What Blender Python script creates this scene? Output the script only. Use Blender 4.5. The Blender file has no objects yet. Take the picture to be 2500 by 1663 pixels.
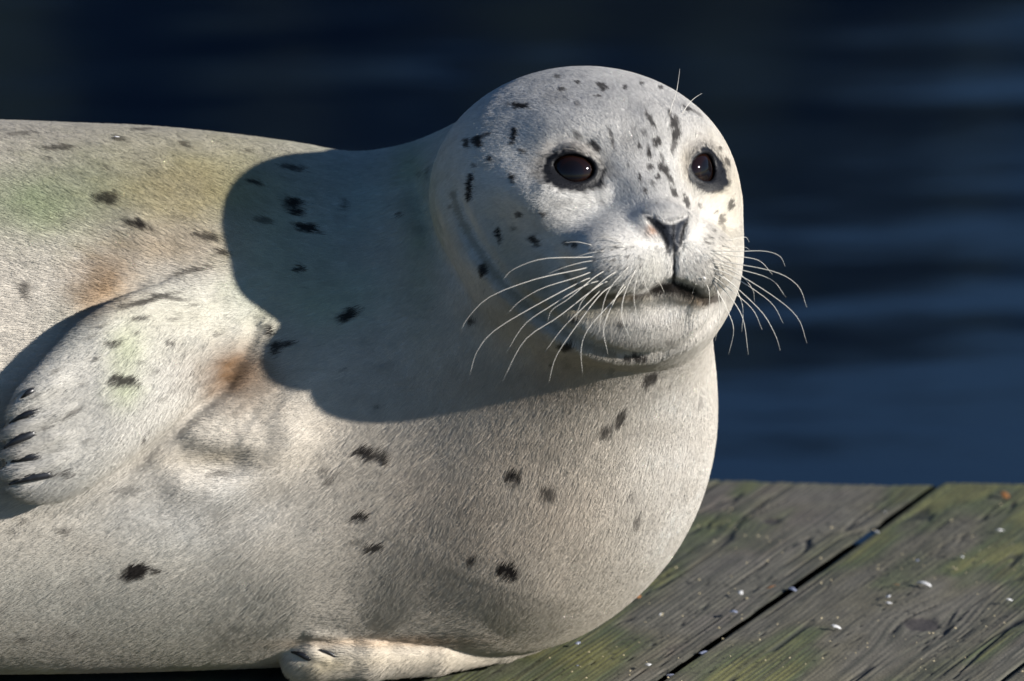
import bpy, math, random
import numpy as np
from mathutils import Vector, Matrix

random.seed(7)
RNG = np.random.default_rng(7)
sc = bpy.context.scene
COL = sc.collection

# ------------------------------------------------------------------ units and camera frame
S = 3600.0            # model units per metre (the seal is sculpted in units of 1/3600 m)
D = 6.0               # camera distance, metres
TH = math.radians(14.0)
CT, ST = math.cos(TH), math.sin(TH)
GZ = 725.0            # height of the frame origin above the deck, in model units
AX = np.array([[1, 0, 0], [0, ST, CT], [0, -CT, ST]], float)   # right, up, towards the viewer


def A(u, v, c=0.0):
    k = 1 - c / (D * S)
    return np.array([(u - 1250.0) * k, (831.5 - v) * k, c])


def world(P):
    P = np.asarray(P, float)
    w = P @ AX / S
    w[..., 2] += GZ / S
    return w


def from_world(W):
    W = np.array(W, float)
    W[..., 2] -= GZ / S
    return (W * S) @ AX.T


def deck_point(u, v):
    """the point of the deck (z = 0) seen at u, v; world metres"""
    b0 = (831.5 - v)
    c = (-GZ - b0 * CT) / (ST - b0 * CT / (D * S))
    return world(A(u, v, c))


# ------------------------------------------------------------------ camera, sky, sun, exposure
cam_d = bpy.data.cameras.new("camera")
cam = bpy.data.objects.new("camera", cam_d)
COL.objects.link(cam)
sc.camera = cam
cam.matrix_world = Matrix.Translation(Vector(world(np.array([0, 0, D * S])))) @ Matrix(AX.T.tolist()).to_4x4()
cam_d.sensor_width = 36.0
cam_d.lens = 36.0 * D * S / 2500.0
cam_d.clip_start = 0.1
cam_d.clip_end = 2000
cam_d.dof.use_dof = True
cam_d.dof.focus_distance = D - 640 / S
cam_d.dof.aperture_fstop = 7.5
cam_d.dof.aperture_blades = 9

SUN_L = np.array([0.82, 0.255, 0.39])
SUN_L /= np.linalg.norm(SUN_L)
sun_w = SUN_L @ AX
SUN_EL = math.asin(sun_w[2])
SUN_ROT = math.atan2(sun_w[0], sun_w[1])

wd = bpy.data.worlds.new("World")
sc.world = wd
wd.use_nodes = True
nt = wd.node_tree
bg = nt.nodes["Background"]
sky = nt.nodes.new("ShaderNodeTexSky")
sky.sky_type = 'NISHITA'
sky.sun_disc = False
sky.sun_elevation = SUN_EL
sky.sun_rotation = SUN_ROT
sky.altitude = 0
sky.dust_density = 0.1
sky.ozone_density = 6.0
nt.links.new(sky.outputs[0], bg.inputs[0])
bg.inputs[1].default_value = 0.055

sd = bpy.data.lights.new("sun", 'SUN')
sun = bpy.data.objects.new("sun", sd)
COL.objects.link(sun)
sd.energy = 5.0
sd.angle = math.radians(0.9)
sd.color = (1.0, 0.95, 0.88)
sun.rotation_euler = Vector(sun_w).to_track_quat('Z', 'Y').to_euler()

sc.view_settings.view_transform = 'Standard'
sc.view_settings.look = 'None'
sc.view_settings.exposure = 0.55
sc.view_settings.gamma = 1.0
sc.view_settings.use_curve_mapping = False
sc.render.engine = 'CYCLES'
sc.cycles.max_bounces = 8
sc.cycles.diffuse_bounces = 3
sc.cycles.glossy_bounces = 3
sc.cycles.transmission_bounces = 4
sc.cycles.transparent_max_bounces = 8
sc.cycles.caustics_reflective = False
sc.cycles.caustics_refractive = False
sc.cycles.use_denoising = True
sc.cycles.use_adaptive_sampling = False
try:
    sc.cycles_curves.shape = 'RIBBONS'
except Exception:
    pass
sc.render.hair_type = 'STRAND'

# ------------------------------------------------------------------ helpers


def tag(o, label=None, cat=None, group=None, kind=None):
    if label:
        o["label"] = label
    if cat:
        o["category"] = cat
    if group:
        o["group"] = group
    if kind:
        o["kind"] = kind
    return o


def mesh_np(name, V, F, mat=None, parent=None, smooth=True, attrs=None):
    """V (n,3); F list/array of faces (all same size array, or list)."""
    me = bpy.data.meshes.new(name)
    V = np.asarray(V, np.float32)
    if isinstance(F, np.ndarray):
        k = F.shape[1]
        n = len(F)
        me.vertices.add(len(V))
        me.vertices.foreach_set("co", V.ravel())
        me.loops.add(n * k)
        me.loops.foreach_set("vertex_index", F.astype(np.int32).ravel())
        me.polygons.add(n)
        me.polygons.foreach_set("loop_start", np.arange(0, n * k, k, dtype=np.int32))
        me.polygons.foreach_set("loop_total", np.full(n, k, np.int32))
        me.update(calc_edges=True)
    else:
        me.from_pydata(V.tolist(), [], F)
        me.update()
    if attrs:
        for an, (ty, dat) in attrs.items():
            at = me.attributes.new(an, ty, 'POINT')
            if ty == 'FLOAT_COLOR':
                d4 = np.ones((len(V), 4), np.float32)
                d4[:, :3] = dat
                at.data.foreach_set("color", d4.ravel())
            elif ty == 'FLOAT':
                at.data.foreach_set("value", np.asarray(dat, np.float32))
    if smooth:
        me.polygons.foreach_set("use_smooth", np.ones(len(me.polygons), bool))
    o = bpy.data.objects.new(name, me)
    COL.objects.link(o)
    if mat:
        me.materials.append(mat)
    if parent:
        o.parent = parent
    return o


def empty(name, loc=(0, 0, 0)):
    o = bpy.data.objects.new(name, None)
    COL.objects.link(o)
    o.location = loc
    o.empty_display_size = 0.05
    return o


def hash01(ix, iy, iz, seed):
    h = (ix.astype(np.int64) * 374761393 + iy.astype(np.int64) * 668265263 + iz.astype(np.int64) * 2147483647 + seed * 974711) & 0xFFFFFFFF
    h = ((h ^ (h >> 13)) * 1274126177) & 0xFFFFFFFF
    h = h ^ (h >> 16)
    h = (h * 2246822519) & 0xFFFFFFFF
    return ((h ^ (h >> 15)) & 0xFFFFFF) / float(0xFFFFFF)


def vnoise(x, y, z=None, seed=0):
    """smooth value noise in about -1..1"""
    if z is None:
        z = np.zeros_like(x)
    ix, iy, iz = np.floor(x), np.floor(y), np.floor(z)
    fx, fy, fz = x - ix, y - iy, z - iz
    fx, fy, fz = [f * f * f * (f * (f * 6 - 15) + 10) for f in (fx, fy, fz)]
    r = 0
    for dx in (0, 1):
        wx = fx if dx else 1 - fx
        for dy in (0, 1):
            wy = fy if dy else 1 - fy
            for dz in (0, 1):
                wz = fz if dz else 1 - fz
                r = r + wx * wy * wz * hash01(ix + dx, iy + dy, iz + dz, seed)
    return r * 2 - 1


def fbm(x, y, z=None, seed=0, octaves=3):
    r, a, f = 0, 1.0, 1.0
    for i in range(octaves):
        r = r + a * vnoise(x * f, y * f, None if z is None else z * f, seed + i * 17)
        a *= 0.5
        f *= 2.03
    return r / 1.6


class Nodes:
    def __init__(self, name):
        self.m = bpy.data.materials.new(name)
        self.m.use_nodes = True
        self.t = self.m.node_tree
        self.b = self.t.nodes["Principled BSDF"]
        self.out = self.t.nodes["Material Output"]

    def n(self, typ, **kw):
        nd = self.t.nodes.new(typ)
        for k, v in kw.items():
            if k.startswith("i_"):
                nd.inputs[k[2:].replace("_", " ")].default_value = v
            else:
                setattr(nd, k, v)
        return nd

    def l(self, a, b):
        self.t.links.new(a, b)


def simple_mat(name, col, rough=0.6, spec=0.5, noise=None, var=0.25, bump=0.0, coat=0.0):
    N = Nodes(name)
    N.b.inputs["Roughness"].default_value = rough
    N.b.inputs["Specular IOR Level"].default_value = spec
    N.b.inputs["Coat Weight"].default_value = coat
    if noise:
        tc = N.n("ShaderNodeTexCoord")
        nz = N.n("ShaderNodeTexNoise", i_Scale=noise, i_Detail=4.0)
        N.l(tc.outputs["Object"], nz.inputs["Vector"])
        r = N.n("ShaderNodeValToRGB")
        r.color_ramp.elements[0].position = 0.3
        r.color_ramp.elements[1].position = 0.7
        r.color_ramp.elements[0].color = (*[c * (1 - var) for c in col], 1)
        r.color_ramp.elements[1].color = (*[min(1, c * (1 + var)) for c in col], 1)
        N.l(nz.outputs["Fac"], r.inputs["Fac"])
        N.l(r.outputs["Color"], N.b.inputs["Base Color"])
        if bump:
            bp = N.n("ShaderNodeBump", i_Strength=bump, i_Distance=0.002)
            N.l(nz.outputs["Fac"], bp.inputs["Height"])
            N.l(bp.outputs["Normal"], N.b.inputs["Normal"])
    else:
        N.b.inputs["Base Color"].default_value = (*col, 1)
    return N.m


# ------------------------------------------------------------------ the place: water, far shore, dock
WATER_Z = -0.42
N = Nodes("harbour_water")
N.b.inputs["Base Color"].default_value = (.001, .004, .014, 1)
N.b.inputs["Roughness"].default_value = .095
N.b.inputs["IOR"].default_value = 1.333
tc = N.n("ShaderNodeTexCoord")
mp = N.n("ShaderNodeMapping")
mp.inputs["Scale"].default_value = (.75, 1.5, 1)
mp.inputs["Rotation"].default_value = (0, 0, .16)
n1 = N.n("ShaderNodeTexNoise", i_Scale=1.1, i_Detail=3.0, i_Roughness=.4)
n2 = N.n("ShaderNodeTexNoise", i_Scale=7.0, i_Detail=3.0)
N.l(tc.outputs["Object"], mp.inputs["Vector"])
N.l(mp.outputs[0], n1.inputs["Vector"])
N.l(mp.outputs[0], n2.inputs["Vector"])
b1 = N.n("ShaderNodeBump", i_Strength=1.0, i_Distance=.014)
b2 = N.n("ShaderNodeBump", i_Strength=1.0, i_Distance=.0010)
N.l(n1.outputs["Fac"], b1.inputs["Height"])
N.l(n2.outputs["Fac"], b2.inputs["Height"])
N.l(b1.outputs["Normal"], b2.inputs["Normal"])
N.l(b2.outputs["Normal"], N.b.inputs["Normal"])
water = mesh_np("water", np.array([[-500, -60, WATER_Z], [500, -60, WATER_Z], [500, 700, WATER_Z], [-500, 700, WATER_Z]]), np.array([[0, 1, 2, 3]]), N.m, None, False)
water["kind"] = "structure"

# the wooded bank across the water; only its dark reflection is in the picture
bank_m = simple_mat("bank_earth", (.035, .04, .02), .95, .2, noise=.4)
xs = np.linspace(-260, 260, 60)
rows = [(40, -1.2), (43, .6), (52, 2.2), (80, 7.0), (140, 16.0), (300, 24.0)]
V = []
for (y, z) in rows:
    for x in xs:
        V.append((x, y + 2.5 * math.sin(x * .07) + 1.2 * math.sin(x * .23), z + (.25 * z) * math.sin(x * .031 + y)))
V = np.array(V)
n_ = len(xs)
Fq = np.array([(r * n_ + i, r * n_ + i + 1, (r + 1) * n_ + i + 1, (r + 1) * n_ + i) for r in range(len(rows) - 1) for i in range(n_ - 1)])
bank = mesh_np("far_bank", V, Fq, bank_m)
bank["kind"] = "structure"
tm = simple_mat("conifer_green", (.006, .013, .008), .9, .2, noise=.8, var=.5)
rt = random.Random(3)
V, Fc = [], []
for i in range(900):
    x = rt.uniform(-70, 70)
    y = rt.choice([44, 47, 50, 56, 62]) + rt.uniform(-2, 2)
    z0 = .4 + (y - 43) * .17
    H = rt.uniform(9.1, 10.5)
    tiers = 7
    for t in range(tiers):
        zb = z0 + .8 + (H - .8) * t / tiers
        zt = zb + (H / tiers) * 1.9
        R0 = (H * .21) * (1 - t / tiers) + .25
        m0 = len(V)
        ns = 9
        a0 = rt.random() * 6
        for k in range(ns):
            a = a0 + 2 * math.pi * k / ns
            rr = R0 * rt.uniform(.65, 1.25)
            V.append((x + rr * math.cos(a), y + rr * math.sin(a), zb - rt.uniform(0, .5)))
        V.append((x, y, min(zt, z0 + H)))
        for k in range(ns):
            Fc.append((m0 + k, m0 + (k + 1) % ns, m0 + ns))
wood = mesh_np("far_wood", np.array(V), np.array(Fc), tm, None, False)
wood["kind"] = "stuff"
wood["label"] = "dark conifer wood standing on the bank across the water"

# --- the dock: planks laid side by side on two stringers
G1a, G1b = deck_point(1602, 1663)[:2], deck_point(2251, 1202)[:2]
G2a = deck_point(2437, 1663)[:2]
E1, E2 = deck_point(1700, 1152)[:2], deck_point(2500, 1169)[:2]
PD = (G1b - G1a) / np.linalg.norm(G1b - G1a)        # along the planks, away from the viewer
PN = np.array([PD[1], -PD[0]])                      # across, to the right
PITCHW = float((G2a - G1a) @ PN)
GAP = .0046
ED = (E2 - E1) / np.linalg.norm(E2 - E1)


def st_of(xy):
    r = np.asarray(xy) - G1a
    return r @ PD, r @ PN


def edge_s(t):
    """where the far edge cuts the line at offset t"""
    # G1a + s PD + t PN = E1 + q ED
    s_e, t_e = st_of(E1)
    es, et = ED @ PD, ED @ PN
    return s_e + (t - t_e) * es / et


KN = []
for (u_, v_, r_) in [(2251, 1516, .0135), (1880, 1262, .007)]:
    KN.append((*st_of(deck_point(u_, v_)[:2]), r_))

plank_m = None
N = Nodes("weathered_wood")
at = N.n("ShaderNodeAttribute", attribute_name="wood")
tc = N.n("ShaderNodeTexCoord")
nz = N.n("ShaderNodeTexNoise", i_Scale=420.0, i_Detail=4.0)
N.l(tc.outputs["Object"], nz.inputs["Vector"])
mr = N.n("ShaderNodeMapRange")
mr.inputs[3].default_value = .58
mr.inputs[4].default_value = 1.16
N.l(nz.outputs["Fac"], mr.inputs[0])
mm = N.n("ShaderNodeMix", data_type='RGBA', blend_type='MULTIPLY')
mm.inputs[0].default_value = 1.0
N.l(at.outputs["Color"], mm.inputs[6])
N.l(mr.outputs[0], mm.inputs[7])
N.l(mm.outputs[2], N.b.inputs["Base Color"])
bp = N.n("ShaderNodeBump", i_Strength=.6, i_Distance=.0008)
N.l(nz.outputs["Fac"], bp.inputs["Height"])
N.l(bp.outputs["Normal"], N.b.inputs["Normal"])
N.b.inputs["Roughness"].default_value = .72
N.b.inputs["Specular IOR Level"].default_value = .5
plank_m = N.m


def wood(s, t, seed):
    """height (m) and albedo of weathered wood at s along, t across (m)"""
    tw = t + .007 * fbm(s / .45, t / .11, None, seed + 1, 3) + .0010 * vnoise(s / .06, t / .02, None, seed + 2)
    knot = np.zeros_like(s)
    for (ks, kt, kr) in KN:
        ds, dt = s - ks, t - kt
        g = np.exp(-((ds / (kr * 4.2)) ** 2 + (dt / (kr * 2.0)) ** 2))
        tw = tw - dt * g * .85 + .004 * g * np.sign(dt) * 0
        tw = tw + .004 * np.exp(-((ds / (kr * 6)) ** 2 + (dt / (kr * 4)) ** 2))
        knot = np.maximum(knot, smooth01(1.25, .75, np.sqrt((ds / (kr * 1.15)) ** 2 + (dt / (kr * .95)) ** 2) + .25 * vnoise(s / .006, t / .004, None, seed + 50)))
    ph = tw / .0040 + 1.6 * vnoise(s / .7, tw / .03, None, seed + 3)
    vary = .5 + .5 * vnoise(s / .25, t / .05, None, seed + 4)
    line = (.5 + .5 * np.cos(2 * math.pi * ph)) ** 3
    fine = vnoise(tw / .0016, s / .09, None, seed + 5)
    ck = 1.4 * np.abs(vnoise(tw / .016, s / .75, None, seed + 6) + .22 * vnoise(tw / .009, s / .16, None, seed + 7))
    crack = smooth01(.055, .012, ck) * smooth01(-.15, .25, vnoise(s / .12, t / .035, None, seed + 8))
    ck2 = np.abs(vnoise(tw / .011, s / .30, None, seed + 16))
    crack = np.maximum(crack, .8 * smooth01(.06, .015, ck2) * smooth01(.0, .35, vnoise(s / .07, t / .02, None, seed + 18)))
    tick = smooth01(.60, .78, vnoise(s / .0045, t / .0028, None, seed + 9)) * smooth01(-.1, .5, vnoise(s / .08, t / .04, None, seed + 10))
    h = -.00045 * line * (.4 + vary) + .00022 * fine - .0016 * crack - .0005 * tick - .0012 * knot
    h += .0010 * vnoise(s / .3, t / .07, None, seed + 11)
    al = vnoise(s / .20, t / .055, None, seed + 12) + .5 * vnoise(s / .05, t / .018, None, seed + 13)
    pu = vnoise(s / .16, t / .06, None, seed + 14) + .4 * vnoise(s / .04, t / .02, None, seed + 15)
    col = np.empty((len(s), 3))
    col[:] = (.152, .138, .098)
    def mix(w, c):
        nonlocal col
        col = col + np.clip(w, 0, 1)[:, None] * (np.array(c) - col)
    mix(smooth01(.0, .7, pu) * .7, (.155, .128, .112))
    mix(smooth01(-.25, .5, al) * .85, (.078, .104, .042))
    mix(smooth01(.25, .8, al + .35 * fine) * .85, (.190, .185, .065))
    mix(smooth01(.1, .8, -al) * .5, (.160, .150, .135))
    mix(line * .8 * (.4 + vary), (.075, .078, .062))
    mix(smooth01(.1, .8, fine) * .65, (.045, .048, .038))
    mix(crack * .9, (.018, .019, .020))
    mix(tick * .6, (.025, .025, .022))
    mix(knot * .85, (.050, .042, .042))
    col = col * (1 + .16 * vnoise(s / .013, t / .006, None, seed + 20))[:, None]
    return h, np.clip(col, .012, .5)


def smooth01(e0, e1, x):
    t = np.clip((x - e0) / (e1 - e0), 0, 1)
    return t * t * (3 - 2 * t)


DOCK_LOC = np.array([float(E1[0]), float(E1[1]), 0.0])
dock = empty("wooden_dock", DOCK_LOC)
tag(dock, "weathered grey-green plank dock with dark gaps, beside the blue water", "dock")
DINV = Matrix.Translation(Vector(-DOCK_LOC))
PL = 2.5


def plank(k, ds_fine, dt_fine, fine_len):
    t0 = k * PITCHW + GAP / 2
    t1 = (k + 1) * PITCHW - GAP / 2
    ntt = max(4, int((t1 - t0) / dt_fine))
    # denser at the worn edges
    tt = np.linspace(0, 1, ntt)
    tt = t0 + (t1 - t0) * tt
    sg = np.concatenate([np.linspace(0, .012, 5), np.arange(.012 + ds_fine, fine_len, ds_fine), np.linspace(fine_len, PL, max(3, int((PL - fine_len) / .05)))]) if fine_len > 0 else np.linspace(0, PL, 40)
    T, SG_ = np.meshgrid(tt, sg, indexing='ij')
    jag = .0025 * vnoise(T / .012, T * 0, None, k + 40) + .010 * random.Random(k).uniform(-.15, .15)
    Sg = edge_s(T) + jag - SG_
    h, col = wood(Sg.ravel() + k * 3.7 * 0, T.ravel(), 100 + k * 23)
    dte = np.minimum(T - t0, t1 - T).ravel()
    h = h - .0014 * np.exp(-(dte / .0012) ** 1.5) * (1 + .5 * vnoise(Sg.ravel() / .05, T.ravel() / .3, None, k + 60))
    h = h - .0055 * np.exp(-(SG_.ravel() / .006) ** 1.5)
    zoff = {-1: -.0024, 0: -.0012, 1: .0002}.get(k, 0)
    edge_c = np.exp(-(dte / .004) ** 2) * .35
    col = col + edge_c[:, None] * (np.array((.06, .065, .04)) - col)
    endc = np.exp(-(SG_.ravel() / .022) ** 2) * .5
    col = col + endc[:, None] * (np.array((.13, .14, .07)) - col)
    xy = G1a + Sg.reshape(-1, 1) * PD + T.reshape(-1, 1) * PN
    V = np.column_stack([xy, h - .0005 + zoff])
    a, b = T.shape
    I = np.arange(a * b).reshape(a, b)
    Q = [np.stack([I[:-1, :-1], I[:-1, 1:], I[1:, 1:], I[1:, :-1]], -1).reshape(-1, 4)]
    # sides and underside
    ring = np.concatenate([I[0, :], I[1:, -1], I[-1, -2::-1], I[-2:0:-1, 0]])
    low = V[ring].copy()
    low[:, 2] = -.042
    base = len(V)
    V = np.vstack([V, low])
    col = np.vstack([col, np.tile((.045, .045, .035), (len(ring), 1))])
    n = len(ring)
    j = np.arange(n)
    Q.append(np.stack([ring[j], base + j, base + (j + 1) % n, ring[(j + 1) % n]], 1))
    o = mesh_np("plank", V, np.vstack(Q), plank_m, None, True, {"wood": ('FLOAT_COLOR', col)})
    flat = np.ones(len(o.data.polygons), bool)
    flat[-n:] = False
    o.data.polygons.foreach_set("use_smooth", flat)
    o.parent = dock
    o.matrix_parent_inverse = DINV
    return o


for k in (-1, 0, 1):
    plank(k, .0022, .0013, .86)
for k in list(range(-15, -1)) + [2, 3, 4, 5, 6, 7]:
    plank(k, .03, .010, 0)
beam_m = simple_mat("wet_beam", (.03, .028, .022), .8, .3, noise=40, var=.4)


def beam(d0):
    """a stringer under the planks, parallel to the far edge, d0 metres in from it"""
    inn = -np.array([-ED[1], ED[0]])
    c0 = E1 + inn * d0 - ED * 4.2
    c1 = E1 + inn * d0 + ED * 2.6
    w = .045
    V = []
    for c in (c0, c1):
        for sgn, z in ((-1, -.045), (1, -.045), (1, -.20), (-1, -.20)):
            V.append((*(c + inn * w * sgn), z))
    Fq = [(0, 1, 2, 3), (7, 6, 5, 4), (0, 4, 5, 1), (1, 5, 6, 2), (2, 6, 7, 3), (3, 7, 4, 0)]
    o = mesh_np("stringer", np.array(V), Fq, beam_m, None, False)
    o.parent = dock
    o.matrix_parent_inverse = DINV


for d0 in (.07, .75, 1.45, 2.1):
    beam(d0)
# ------------------------------------------------------------------ the seal: distance field


def smin(a, b, k):
    h = np.clip(0.5 + 0.5 * (b - a) / k, 0, 1)
    return b + (a - b) * h - k * h * (1 - h)


def smax(a, b, k):
    return -smin(-a, -b, k)


def ell(P, C, R, M=None):
    q = P - C
    if M is not None:
        q = q @ M.T
    q0 = q / R
    k0 = np.sqrt((q0 * q0).sum(1))
    q1 = q0 / R
    k1 = np.sqrt((q1 * q1).sum(1)) + 1e-9
    return k0 * (k0 - 1) / k1


def cone(P, a, b, ra, rb):
    ab = b - a
    t = np.clip(((P - a) @ ab) / (ab @ ab), 0, 1)
    t_ = t
    d = P - a - t_[:, None] * ab
    return np.sqrt((d * d).sum(1)) - (ra + (rb - ra) * t_)


def polydist(P, pts, param=False):
    """distance to a 3-D polyline"""
    best = np.full(len(P), 1e9)
    tb = np.zeros(len(P))
    for i in range(len(pts) - 1):
        a, b = pts[i], pts[i + 1]
        ab = b - a
        t = np.clip(((P - a) @ ab) / (ab @ ab + 1e-9), 0, 1)
        d = P - a - t[:, None] * ab
        dd = (d * d).sum(1)
        if param:
            tb = np.where(dd < best, (i + t) / (len(pts) - 1), tb)
        best = np.minimum(best, dd)
    if param:
        return np.sqrt(best), tb
    return np.sqrt(best)


def polysd2(X, Y, pts):
    """signed distance to a closed 2-D polygon (negative inside)"""
    n = len(pts)
    best = np.full(len(X), 1e18)
    ins = np.zeros(len(X), bool)
    for i in range(n):
        x0, y0 = pts[i]
        x1, y1 = pts[(i + 1) % n]
        ex, ey = x1 - x0, y1 - y0
        t = np.clip(((X - x0) * ex + (Y - y0) * ey) / (ex * ex + ey * ey), 0, 1)
        best = np.minimum(best, (X - x0 - t * ex) ** 2 + (Y - y0 - t * ey) ** 2)
        cr = ((y0 > Y) != (y1 > Y)) & (X < (x1 - x0) * (Y - y0) / (y1 - y0 + 1e-12) + x0)
        ins ^= cr
    d = np.sqrt(best)
    return np.where(ins, -d, d)


def smooth_poly(pts, it=2):
    p = np.array(pts, float)
    for _ in range(it):
        q = np.roll(p, -1, 0)
        p = np.stack([0.75 * p + 0.25 * q, 0.25 * p + 0.75 * q], 1).reshape(-1, 2)
    return p


def curve_pts(pts, n):
    """Catmull-Rom through pts (k,d) -> n points"""
    p = np.array(pts, float)
    p = np.vstack([2 * p[0] - p[1], p, 2 * p[-1] - p[-2]])
    k = len(p) - 3
    t = np.linspace(0, k - 1e-6, n)
    i = t.astype(int)
    f = (t - i)[:, None]
    p0, p1, p2, p3 = p[i], p[i + 1], p[i + 2], p[i + 3]
    return 0.5 * (2 * p1 + (p2 - p0) * f + (2 * p0 - 5 * p1 + 4 * p2 - p3) * f ** 2 + (3 * p1 - p0 - 3 * p2 + p3) * f ** 3)


HC = 672.0                                   # depth of the head centre
PSI = math.radians(29)
PITCH = math.radians(0)
HZ = np.array([math.sin(PSI), 0, math.cos(PSI)])
HX = np.array([math.cos(PSI), 0, -math.sin(PSI)])
HY = np.array([0, 1.0, 0])
HM = np.array([HX, HY, HZ])
HO = A(1459, 487, HC)


def hd(x, y, z):
    return HO + x * HX + y * HY + z * HZ


EYE_R = 72.0
EYES = []
for sx, ey in ((-1, 58), (1, 64)):
    ang = math.radians(31) * sx
    dirn = math.sin(ang) * HX + 0.05 * HY + math.cos(ang) * HZ
    dirn /= np.linalg.norm(dirn)
    side = np.cross(HY, dirn)
    side /= np.linalg.norm(side)
    upv = np.cross(dirn, side)
    EYES.append((hd(sx * 149 - 4, ey, 148), dirn, side, upv, sx))

SC_C = 0.80       # the trunk is flatter towards the viewer than it is tall
TR = [(-3300, 1560, 760, 110), (-2500, 1350, 700, 300), (-1500, 1080, 540, 560), (-400, 984, 345, 660), (250, 984, 215, 674), (700, 1000, 150, 650), (920, 1010, 148, 610), (1050, 1014, 152, 586), (1140, 1016, 156, 576)]
TT = curve_pts([(*A(u, v, c), r) for (u, v, c, r) in TR], 400)

FLIP_PTS = [(622, 688), (560, 672), (450, 672), (345, 700), (255, 748), (185, 802), (120, 872), (62, 945), (28, 1010), (16, 1090), (18, 1165), (42, 1212), (100, 1230), (172, 1218), (252, 1175), (350, 1093), (442, 1013), (530, 935), (590, 868), (608, 808), (632, 745)]
_fp = smooth_poly(FLIP_PTS)
FLIP2 = np.array([A(u, v, 780)[:2] for u, v in _fp])

GROOVES = []      # (points, radius, depth): positive carves, negative swells


def sd_base(P, flipper=True):
    a_ = np.clip(P[:, 0], TT[0, 0], TT[-1, 0])
    cb = np.interp(a_, TT[:, 0], TT[:, 1])
    cc = np.interp(a_, TT[:, 0], TT[:, 2])
    rr = np.interp(a_, TT[:, 0], TT[:, 3])
    da = P[:, 0] - a_
    rho = np.sqrt((P[:, 1] - cb) ** 2 + ((P[:, 2] - cc) / SC_C) ** 2 + da ** 2)
    f = (rho - rr) * .88
    # chest and neck
    f = smin(f, ell(P, A(1084, 1022, 75), np.array([612, 550, 470])), 150)
    neck = cone(P, A(1462, 630, HC - 145), A(1172, 985, 150), 330, 492)
    f = smin(f, neck, 130)
    neck2 = cone(P, A(1350, 500, HC - 270), A(1000, 830, 60), 290, 420)
    f = smin(f, neck2, 110)
    # hind flippers
    near = P[:, 0] < -3600
    if near.any():
        g = f[near]
        for dv, dc in ((-60, 70), (60, -70)):
            g = smin(g, ell(P[near], A(-3600, 1620 + dv, 780 + dc), np.array([420, 90, 130])), 60)
        f[near] = g
    # lie on the deck
    zz = P[:, 1] * CT + P[:, 2] * ST + GZ
    f = smax(f, -zz + 4, 70)
    # head
    hm = (P[:, 0] > -420) & (P[:, 1] > -260) & (P[:, 2] > 0)
    if hm.any():
        p = (P[hm] - HO) @ HM.T
        def e(c, r):
            return ell(p, np.array(c, float), np.array(r, float))
        g = e((0, 10, -60), (388, 306, 292))
        g = smin(g, e((0, -156, 22), (328, 222, 258)), 70)
        g = smin(g, cone(p, np.array([0, 90., 110]), np.array([0, -70., 275]), 130, 72), 80)
        g = smin(g, e((0, -283, 132), (215, 106, 150)), 60)
        for sx in (-1, 1):
            g = smin(g, e((sx * 88, -146, 262), (126, 98, 108)), 54)
            g = smin(g, e((sx * 200, -2, 128), (92 if sx > 0 else 100, 58, 78)), 80)      # cheekbone below the eye
            g = smin(g, e((sx * 140, 135, 115), (65, 42, 48)), 95)       # brow
        g = smin(g, e((0, -76, 318), (78, 54, 42)), 30)
        f0 = f[hm]
        fh = smin(f0, g, 72)
        # eyes: lids over the ball, opened by an almond
        Pm = P[hm]
        for (C, dn, sd_, up, sx) in EYES:
            q = Pm - C
            x, y, z = q @ sd_, q @ up, q @ dn
            r = np.sqrt((q * q).sum(1))
            fh = smax(fh, -(r - EYE_R - 2), 14)
            yy = y - 4 + 0.0035 * x * x * np.sign(y) * 0
            open_ = np.sqrt((x / 56) ** 2 + ((yy) / np.where(yy > 0, 36, 34)) ** 2) * 36 - 36
            lid = r - EYE_R - 13
            lid = np.maximum(lid, -(r - EYE_R + 14))
            lid = smax(lid, -np.maximum(open_, -z), 9)
            lid = np.maximum(lid, -(z - 8))
            fh = smin(fh, lid, 9)
        f[hm] = fh
    # upper flipper lying on the flank
    fm = (P[:, 0] < -520) & (P[:, 0] > -1330) & (P[:, 1] > -460) & (P[:, 1] < 220) & (P[:, 2] > 200)
    if flipper and fm.any():
        p = P[fm]
        u = p[:, 0] + 1250
        d2 = polysd2(p[:, 0], p[:, 1], FLIP2)
        w = np.clip((620 - u) / 600, 0, 1)
        R = 62 - 30 * w
        cm = flank_depth(p[:, 0], p[:, 1]) - 112 + 180 * (lambda q: q * q * (3 - 2 * q))(np.clip((730 - u) / 450, 0, 1))
        # a rounded plate, thicker along the leading (lower) edge
        inner = np.maximum(d2 + R * 1.6, 0)
        g = np.sqrt((inner / 1.6) ** 2 + (p[:, 2] - cm) ** 2) - R
        k = 12 + 55 * np.clip((u - 500) / 150, 0, 1)
        f[fm] = smin(f[fm], g, k)
    # lower flipper, folded flat on the deck under the chest
    lm = (P[:, 0] > -640) & (P[:, 0] < 200) & (P[:, 1] < -620)
    if lm.any():
        p = P[lm]
        ch = [((1310, 1570), 120, 20), ((1230, 1578), 190, 36), ((1060, 1596), 290, 50), ((900, 1604), 345, 56), ((770, 1602), 360, 60), ((738, 1614), 360, 50)]
        g = None
        for (q0, c0, r0), (q1, c1, r1) in zip(ch[:-1], ch[1:]):
            d = cone(p, A(*q0, c0), A(*q1, c1), r0, r1)
            g = d if g is None else smin(g, d, 14)
        z2 = p[:, 1] * CT + p[:, 2] * ST + GZ
        g = smax(g, -z2 + 3, 14)
        f[lm] = smin(f[lm], g, 10)
    return f


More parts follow.
